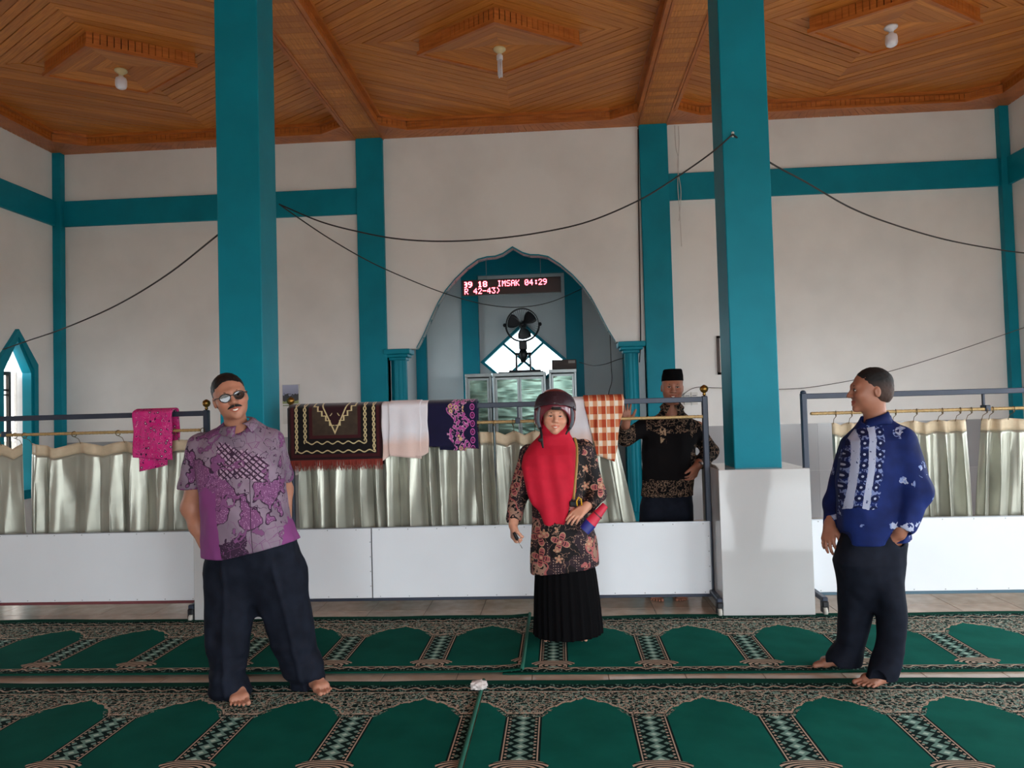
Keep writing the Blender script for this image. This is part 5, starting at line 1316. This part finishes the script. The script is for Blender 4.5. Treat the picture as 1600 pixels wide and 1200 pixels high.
# ------------------------------------------------------------------ woman in helmet and red headscarf
def woman():
    J = at; YW = 4.93; B = np.array((J(884, 1003, YW)[0], YW, 0.))
    hd = Head(J(867, 655, 4.89), .95, 3, -3, -4)
    F = Field((B[0]-.46, 4.55, 0), (B[0]+.36, 5.25, 1.66), .0044, [(-.012, .14, .006), (.14, .60, .014), (.60, .90, .0042), (.90, 1.32, .012), (1.32, 1.64, .0036)])
    hd.skin(F, J(868, 705, 4.96), 1., 1.12)
    F.loft(rows_px([(705, 838, 902, 4.97, .08), (750, 838, 908, 4.96, .11), (800, 840, 916, 4.95, .11), (860, 842, 924, 4.95, .12), (900, 846, 920, 4.95, .10)]), .04)
    for px_ in (862, 906):
        F.chain([J(px_, 890, 4.95), J(px_, 960, 4.95), J(px_, 995, 4.96)], [.07, .05, .035])
        h = J(px_, 1002, 4.99); foot(F, (h[0], 5.13), (h[0], 4.8), 1 if px_ > 880 else -1)
    s1, e1, w1 = J(836, 712, 4.97), J(812, 775, 4.99), J(802, 822, 4.90)
    F.chain([s1, e1, w1], [.048, .040, .027], .03); hand(F, w1, J(802, 860, 4.84)-w1, (.9, .3, 0), 1, (.95, .95, 1., 1.), .5, .93, .8, .8)
    s2, e2, w2 = J(912, 700, 4.97), J(934, 775, 4.97), J(914, 796, 4.80)
    F.chain([s2, e2, w2], [.048, .040, .027], .03); hand(F, w2, J(892, 815, 4.72)-w2, (-.1, .6, -.75), -1, (.35, .32, .35, .45), .75, .95, .8, .5)
    body = sdf_obj('person', F, skin_mat('skin_light', (214, 156, 128)), None, B, hd.tint, loc=tuple(B+np.array((0, 0, .010))))
    tag(body, 'smiling woman in red headscarf and motorcycle helmet holding a key', 'person')
    hd.face(body, B, squint=.5, teeth=True)
    # headscarf
    S = Field((B[0]-.36, 4.60, .74), (B[0]+.22, 5.22, 1.66), .0056)
    hd.e(S, (0, .02, .030), (.088, .106, .100)); hd.e(S, (0, .01, -.055), (.084, .088, .085), .03)
    S.loft(rows_px([(822, 850, 880, 4.790, .034), (800, 839, 890, 4.795, .046), (772, 826, 898, 4.81, .066), (750, 819, 901, 4.845, .100), (730, 814, 903, 4.89, .125), (712, 818, 904, 4.93, .140), (697, 828, 901, 4.955, .130), (682, 843, 892, 4.955, .108), (668, 848, 887, 4.93, .10)]), .025, pw=2.8)
    S.noise(.0035, (11, 8, 5), 1.2)
    X_, Y_ = S.x[:, None, None], S.y[None, :, None]; Z_ = S.z[None, None, :]
    S.F += (.0045*np.sin((X_-B[0])*62+(Z_-1.1)*9)*np.clip((1.32-Z_)/.2, 0, 1)*np.clip((4.92-Y_)/.1, 0, 1)).astype(np.float32)
    hd.e(S, (0, -.085, -.012), (.064, .062, .088), .010, 'd')
    S.cone(J(865, 830, 4.78), J(865, 806, 4.78), .034, .002, .004, 'd')
    g = G('red_headscarf'); x, y, z = g.co()
    Mr = g.end(g.mix(lin(176, 20, 44), lin(206, 30, 56), g.noise(7, 3).soft(.3, .7)), .75, 0, .25, g.noise(500), .1, .001)
    sdf_obj('headscarf', S, Mr, body, B)
    # helmet
    H = Field(hd.c-.24, hd.c+.24, .0042)
    hd.e(H, (0, .030, .060), (.138, .158, .140)); hd.e(H, (0, .030, -.005), (.138, .150, .120), .03)
    hd.e(H, (0, .015, .020), (.116, .136, .122), .006, 'd'); hd.e(H, (0, -.12, -.060), (.104, .15, .112), .010, 'd')
    H.cut(hd.p(0, 0, -.085), hd.R@np.array((0, -.25, -1.)))
    Mhel = plain('helmet_maroon', (112, 30, 44), .25, .0, .5, .1, 5, Coat_Weight=.4)
    ho = sdf_obj('helmet', H, Mhel, body, B)
    Hv = Field(hd.c-.24, hd.c+.26, .0040)                # smoked visor pushed up
    hd.e(Hv, (0, .020, .062), (.145, .168, .142)); hd.e(Hv, (0, .020, .062), (.1405, .1635, .1375), .003, 'd')
    Hv.cut(hd.p(0, -.02, .0), hd.R@np.array((0, .9, -.1))); Hv.cut(hd.p(0, -.12, .070), hd.R@np.array((0, -.25, -1.))); Hv.cut(hd.p(0, -.05, .165), hd.R@np.array((0, .3, 1.)))
    g = G('smoked_visor'); Mv = g.end(lin(58, 40, 48), .12, 0, .5, None, Alpha=.9)
    sdf_obj('visor', Hv, Mv, ho, B)
    pd = plain('helmet_pad', (96, 104, 112), .7); blk = plain('strap_black', (16, 16, 18), .7)
    for q in (-1, 1):
        MB().tube([hd.p(q*.104, -.075, .062)-B, hd.p(q*.114, -.070, .02)-B, hd.p(q*.112, -.055, -.03)-B, hd.p(q*.100, -.045, -.075)-B], [.008, .012, .013, .009], 8).build('cheek_pad', pd, ho)
    MB().tube([hd.p(.03*t, -.148-.004*(1-t*t), .052+.0*t)-B for t in np.linspace(-1, 1, 5)], .009, 8).build('visor_tab', blk, ho)
    MB().tube([hd.p(-.098, -.05, -.07)-B, hd.p(-.090, -.075, -.12)-B, hd.p(-.088, -.095, -.165)-B, hd.p(-.080, -.135, -.205)-B], [.007, .008, .009, .006], 6).bbox(*sum([[float(c)-r_, float(c)+r_] for c, r_ in zip(hd.p(-.096, -.100, -.155)-B, (.016, .008, .014))], [])).build('chin_strap', blk, ho)
    MB().tube([hd.p(.098, -.05, -.07)-B, hd.p(.078, -.085, -.10)-B, hd.p(.070, -.088, -.115)-B], [.007, .007, .005], 6).build('chin_strap', blk, ho)
    # tunic
    U = Field((B[0]-.48, 4.55, .36), (B[0]+.40, 5.30, 1.36), .006)
    U.loft(rows_px([(908, 829, 937, 4.94, .160), (880, 829, 936, 4.94, .160), (840, 831, 930, 4.94, .155), (800, 833, 922, 4.94, .145), (760, 832, 916, 4.95, .140), (725, 828, 918, 4.96, .130), (700, 836, 914, 4.97, .105), (688, 848, 900, 4.97, .08)]), .03, pw=2.2)
    U.chain([J(828, 712, 4.97), J(812, 772, 4.99), J(803, 812, 4.92)], [.066, .064, .044], .02)
    U.chain([J(912, 705, 4.97), J(931, 772, 4.97)], [.070, .064], .02); U.chain([J(931, 772, 4.97), J(920, 794, 4.83)], [.064, .046], .02)
    U.noise(.007, (9, 9, 7), 3.3).noise(.004, (24, 24, 12), 5.5)
    U.cone(J(803, 816, 4.91), J(800, 840, 4.86), .036, .042, .006, 'd'); U.cone(J(918, 796, 4.81), J(905, 806, 4.74), .036, .042, .006, 'd')
    U.loft(rows_px([(925, 834, 932, 4.94, .145), (880, 838, 926, 4.94, .145)]), .01, 'd'); 
    U.cut(J(832, 899, 4.9), (0.11, 0, -1))
    sl, X, Y, Z = U.sub((B[0]-.48, 4.5, .3), (J(818, 820, 4.93)[0], 5.3, 1.0)); U.F[sl] = np.maximum(U.F[sl], J(803, 819, 4.92)[2]-Z)
    g = G('brown_floral_batik'); x, y, z = g.co(); n1 = g.noise(4.2, 2); n2 = g.noise(16, 3)
    vd = V(g, g.vor(62, None, 'F1', .15).outputs[0])
    DK, PK, BE, PUR = lin(18, 12, 14), lin(164, 88, 86), lin(182, 148, 118), lin(42, 27, 34)
    c = g.mix(DK, PUR, n1 > .47); c = g.mix(c, lin(188, 158, 140), (n1 > .47)*(vd < .20))
    str_ = g.mix(lin(150, 116, 100), DK, ((n2*34).sin() > .2)); c = g.mix(c, str_, n1 > .585)
    c = g.mix(c, PK, (n1-.585).abs() < .010); c = g.mix(c, lin(150, 116, 98), (n2-.5).abs() < .008)
    def flower(c, scale, R, pet, lo, seed, pc):
        vec = g.vec(x*1.+seed, 0.*x, z+seed); v = g.vor(scale, vec, 'F1', .75); P = g.sep(v.outputs['Position']); C = g.sep(v.outputs['Color'])
        dx, dz = x+seed-P[0], z+seed-P[2]; r = (dx*dx+dz*dz).sqrt(); th = g.M('ARCTAN2', dz, dx)
        pr = ((th*(pet/2.)+C[1]*6.).sin().abs()).pow(.8); e = r-pr*R; on = (C[0] > lo)
        c = g.mix(c, BE, on*(e < .002)); c = g.mix(c, pc, on*(e < -.003)); c = g.mix(c, lin(70, 30, 36), on*(e < -.014)*(((r*420).sin()) > -.1)); return g.mix(c, BE, on*(r < .008))
    c = flower(c, 7.0, .062, 4, .42, .37, PK); c = flower(c, 10.5, .026, 5, .74, 1.9, lin(170, 112, 92))
    M = g.end(c, .7, 0, .25, g.noise(420), .08, .001)
    sdf_obj('tunic', U, M, body, B)
    # pleated black skirt
    K = Field((B[0]-.30, 4.62, .0), (B[0]+.32, 5.24, .62), .0056)
    K.loft(rows_px([(1006, 834, 942, 4.95, .20), (980, 834, 941, 4.95, .19), (940, 834, 937, 4.95, .175), (900, 835, 932, 4.95, .15), (880, 836, 928, 4.95, .14)]), .02, fold=26, fa=.030, fz=[(.0, 1), (.35, .6), (.6, .2)])
    K.noise(.005, (7, 7, 3), 6.1); K.loft(rows_px([(1020, 842, 934, 4.95, .17), (1000, 842, 932, 4.95, .165), (960, 846, 926, 4.95, .14)]), .01, 'd')
    K.cut(J(880, 1003, 4.80), (0.02, 0, -1))
    sdf_obj('skirt', K, plain('black_crepe', (9, 8, 10), .85, 0, .08, .2, 20), body, B)
    # key in her hand
    kp = J(806, 838, 4.80); ky = thing('key', 'black handled key held in the hand of the woman', 'key', tuple(kp))
    d = unit(J(816, 857, 4.80)-kp); MB().tube([-d*.028, -d*.01, d*.018, d*.026], [.009, .0115, .011, .006], 8).build('key_head', blk, ky)
    MB().tube([d*.024, d*.085], .0028, 6).build('blade', M_steel, ky)
    # strap and pouch
    pc = J(928, 811, 4.76); po = thing('shoulder_pouch', 'red and blue zip pouch under the arm of the woman', 'bag', tuple(pc))
    a_, b_ = J(946, 789, 4.82)-pc, J(913, 829, 4.74)-pc; dd = b_-a_
    def slab(t0, t1, r0, r1, nm, m):
        P0, P1 = a_+dd*t0, a_+dd*t1; n_ = unit(np.cross(dd, (0, 1, .0))); yv = np.array((0, .028, 0)); mm = MB(); rows = []
        for t in np.linspace(0, 1, 6):
            c_ = P0+(P1-P0)*t; r = r0+(r1-r0)*t
            rows.append([c_+n_*r*math.cos(a)*abs(math.cos(a))**-.3*1. + yv*math.sin(a) for a in np.linspace(0, 2*math.pi, 17)+1e-3])
        mm.grid(rows); mm.add(rows[0][:-1], [tuple(range(16))]); mm.add(rows[-1][:-1], [tuple(range(16))]); return mm.build(nm, m, po)
    Mred = plain('pouch_red', (206, 36, 66), .5); Mblu = plain('pouch_blue', (24, 34, 120), .5)
    slab(0, .70, .022, .038, 'upper_panel', Mred); slab(.70, 1., .040, .036, 'lower_panel', Mblu); slab(.36, .40, .036, .036, 'zip', plain('zip_dark', (92, 20, 34), .5))
    gold = plain('strap_gold', (170, 130, 66), .5); yel = plain('strap_yellow', (226, 172, 30), .5)
    st = [J(898, 684, 4.855), J(901.5, 700, 4.83), J(901, 730, 4.78), J(898, 760, 4.775), J(896.5, 780, 4.775)]
    P = [[p-pc+np.array((-.008, 0, 0)), p-pc+np.array((.008, -.002, 0))] for p in spline(st, 4)]
    o = MB().grid(P).build('strap', gold, po, False); md = o.modifiers.new('t', 'SOLIDIFY'); md.thickness = .003
    MB().tube([J(902, 790, 4.755)-pc, J(901, 783, 4.75)-pc, J(904, 777, 4.75)-pc, J(908, 780, 4.75)-pc, J(909, 790, 4.755)-pc], .005, 6).build('strap_loop', yel, po)
    MB().bbox(*sum([[float(c)-r_, float(c)+r_] for c, r_ in zip(J(895, 787, 4.775)-pc, (.022, .008, .020))], [])).build('strap_end', blk, po)
woman()

# ------------------------------------------------------------------ man behind the partition
def man_black():
    J = at; YM = 6.10; B = np.array((J(1042, 930, YM)[0], YM, 0.))
    hd = Head(J(1050.5, 605.5, 6.06), 1.02, -4, -3, 2)
    F = Field((B[0]-.55, 5.70, 0), (B[0]+.50, 6.40, 1.8), .0046, [(-.012, .14, .005), (.14, .80, .014), (.80, 1.10, .0046), (1.10, 1.34, .010), (1.34, 1.76, .0040)])
    hd.skin(F, J(1049, 650, 6.12), 1., 1.08)
    F.loft(rows_px([(655, 1022, 1078, 6.13, .10), (700, 1014, 1080, 6.13, .12), (760, 1014, 1078, 6.12, .12), (800, 1012, 1076, 6.12, .11), (815, 1014, 1072, 6.12, .10)]), .04)
    for px_, t_ in ((1024, -1), (1060, 1)):
        F.chain([J(px_, 805, 6.12), J(px_, 870, 6.12), J(px_, 915, 6.14)], [.075, .055, .04])
        h = J(px_-1, 930, 6.16); foot(F, (h[0], 6.13), (h[0]-.01, 5.88), -t_)
    s1, e1, w1 = J(1008, 664, 6.12), J(975, 682, 6.06), J(978, 659, 5.93)
    F.chain([s1, e1, w1], [.052, .046, .031], .03); hand(F, J(979, 660, 5.92), J(978, 640, 5.90)-J(979, 660, 5.92), (0.05, -1, .1), 1, (.10, .08, .1, .14), 1., .92, 1.8, .05)
    s2, e2, w2 = J(1090, 668, 6.12), J(1112, 706, 6.16), J(1090, 727, 6.00)
    F.chain([s2, e2, w2], [.052, .046, .031], .03); hand(F, w2, J(1080, 752, 5.95)-w2, (-.7, .5, -.1), -1, (.55, .55, .6, .6), .5, .98, .7, .4)
    body = sdf_obj('person', F, skin_mat('skin_brown', (158, 104, 82)), None, B, hd.tint, loc=tuple(B))
    tag(body, 'smiling man in black batik shirt and black cap waving behind the partition', 'person')
    hd.face(body, B, squint=.55, teeth=True)
    sdf_obj('hair', hair_field(hd, -.05, .09, -.0, .003), M_black_hair, body, B)
    C = Field(hd.c-.16, hd.c+.22, .004)
    rows = []
    for z_, rx, ry in ((.050, .084, .106), (.09, .081, .104), (.134, .072, .094), (.141, .066, .088)): p = hd.p(0, .016, z_); rows.append((p[2], p[0], p[1], rx*hd.s, ry*hd.s))
    C.loft(rows, .01); C.loft([(hd.p(0, 0, .02)[2], *hd.p(0, .016, .04)[:2], .076, .098), (hd.p(0, 0, .10)[2], *hd.p(0, .016, .1)[:2], .074, .096)], .005, 'd')
    sdf_obj('cap', C, plain('black_velvet', (10, 9, 10), .9, 0, .06, .2, 20), body, B)
    S = Field((B[0]-.56, 5.72, .64), (B[0]+.50, 6.42, 1.50), .0066)
    S.loft(rows_px([(790, 1003, 1085, 6.12, .155), (776, 1003, 1084, 6.12, .155), (740, 1004, 1084, 6.12, .155), (700, 1004, 1086, 6.12, .150), (675, 1004, 1094, 6.125, .135), (658, 1012, 1086, 6.13, .11), (645, 1030, 1070, 6.13, .075), (638, 1034, 1066, 6.12, .062)]), .03, pw=2.2)
    S.chain([J(1008, 666, 6.12), J(977, 684, 6.06)], [.072, .064], .03); S.chain([J(977, 684, 6.06), J(977, 668, 5.97)], [.064, .048], .02)
    S.chain([J(1088, 672, 6.12), J(1110, 706, 6.16)], [.072, .066], .03); S.chain([J(1110, 706, 6.16), J(1094, 723, 6.04)], [.066, .050], .02)
    S.noise(.007, (8, 8, 8), 14.7).noise(.004, (22, 22, 12), 18.1)
    S.cone(J(977, 664, 5.95), J(978, 650, 5.90), .040, .05, .006, 'd'); S.cone(J(1091, 726, 6.01), J(1084, 738, 5.96), .040, .048, .006, 'd')
    S.cut(J(1045, 777, 6.0), (0, 0, -1)); S.cone(J(1049, 648, 6.08), J(1049, 625, 6.05), .048, .066, .012, 'd')
    g = G('black_batik'); x, y, z = g.co(); n1 = g.noise(30, 3); n2 = g.noise(6, 2); zt = float(J(1040, 680, 6)[2]); zh = float(J(1040, 764, 6)[2])
    BK, GO = g.mix(lin(12, 10, 12), lin(20, 17, 18), n2), lin(118, 96, 80)
    m1 = ((n1-.5).abs() < .026)+((n1 > .62)*1.); z1 = (z > zt+.02+(n2-.5)*.12)*(x > -.12); z2 = ((z-zh).abs() < .065+(n2-.5)*.08)
    c = g.mix(BK, GO, (m1*(z1+z2+(x.abs() > .21)).clamp()*(n2 > .40)).clamp()); c = g.mix(c, lin(160, 132, 106), ((x-.0).abs() < .022)*(z > zt-.06)*(z < zt+.06)*(n1 > .5))
    M = g.end(c, .85, 0, .1, g.noise(420), .08, .001); so = sdf_obj('shirt', S, M, body, B)
    cm = MB()
    for q in (-1, 1):
        nk = [hd.p(q*.060*math.cos(a), .022-.062*math.sin(a), -.118-.02*math.sin(a))-B for a in np.linspace(-.6, 1.3, 9)]; ou = [hd.p(q*(.082*math.cos(a)+.010), .02-.090*math.sin(a), -.150-.05*max(0, math.sin(a)))-B for a in np.linspace(-.6, 1.15, 9)]
        cm.grid([[a+(b-a)*t for t in (0, .4, 1)] for a, b in zip(nk, ou)])
    co = cm.build('collar', M, so, False); md = co.modifiers.new('t', 'SOLIDIFY'); md.thickness = .005
    T = Field((B[0]-.30, 5.85, .0), (B[0]+.30, 6.40, .92), .0075)
    T.loft(rows_px([(815, 1000, 1083, 6.12, .13), (790, 1000, 1083, 6.12, .14), (765, 1006, 1080, 6.12, .13)]), .03)
    for a, b in ((1000, 1040), (1043, 1082)): T.loft(rows_px([(926, a+8, b-8, 6.13, .08), (870, a+2, b-3, 6.12, .10), (815, a, b, 6.12, .12), (790, a+2, b-2, 6.12, .12), (762, a+12, b-12, 6.12, .07)]), .02)
    sdf_obj('trousers', T, MATS['navy_twill'], body, B)
    # watch
    wv = unit(w2-e2); c_ = w2-wv*.02-B; u_ = unit(np.cross(wv, (0, 0, 1.))); v_ = np.cross(wv, u_)
    wo = MB().tube([c_+.034*(math.cos(a)*u_+math.sin(a)*v_) for a in np.linspace(0, 2*math.pi, 21)], .005, 6, False).build('watch', plain('watch_steel', (120, 118, 116), .3, .8), body)
    MB().lathe([(.016, -.004), (.017, 0), (.014, .004)], c_+np.array((0, -.036, .005)), 14, True, rotx(math.pi/2)).build('watch_face', plain('watch_dial', (40, 40, 44), .3), wo)
man_black()
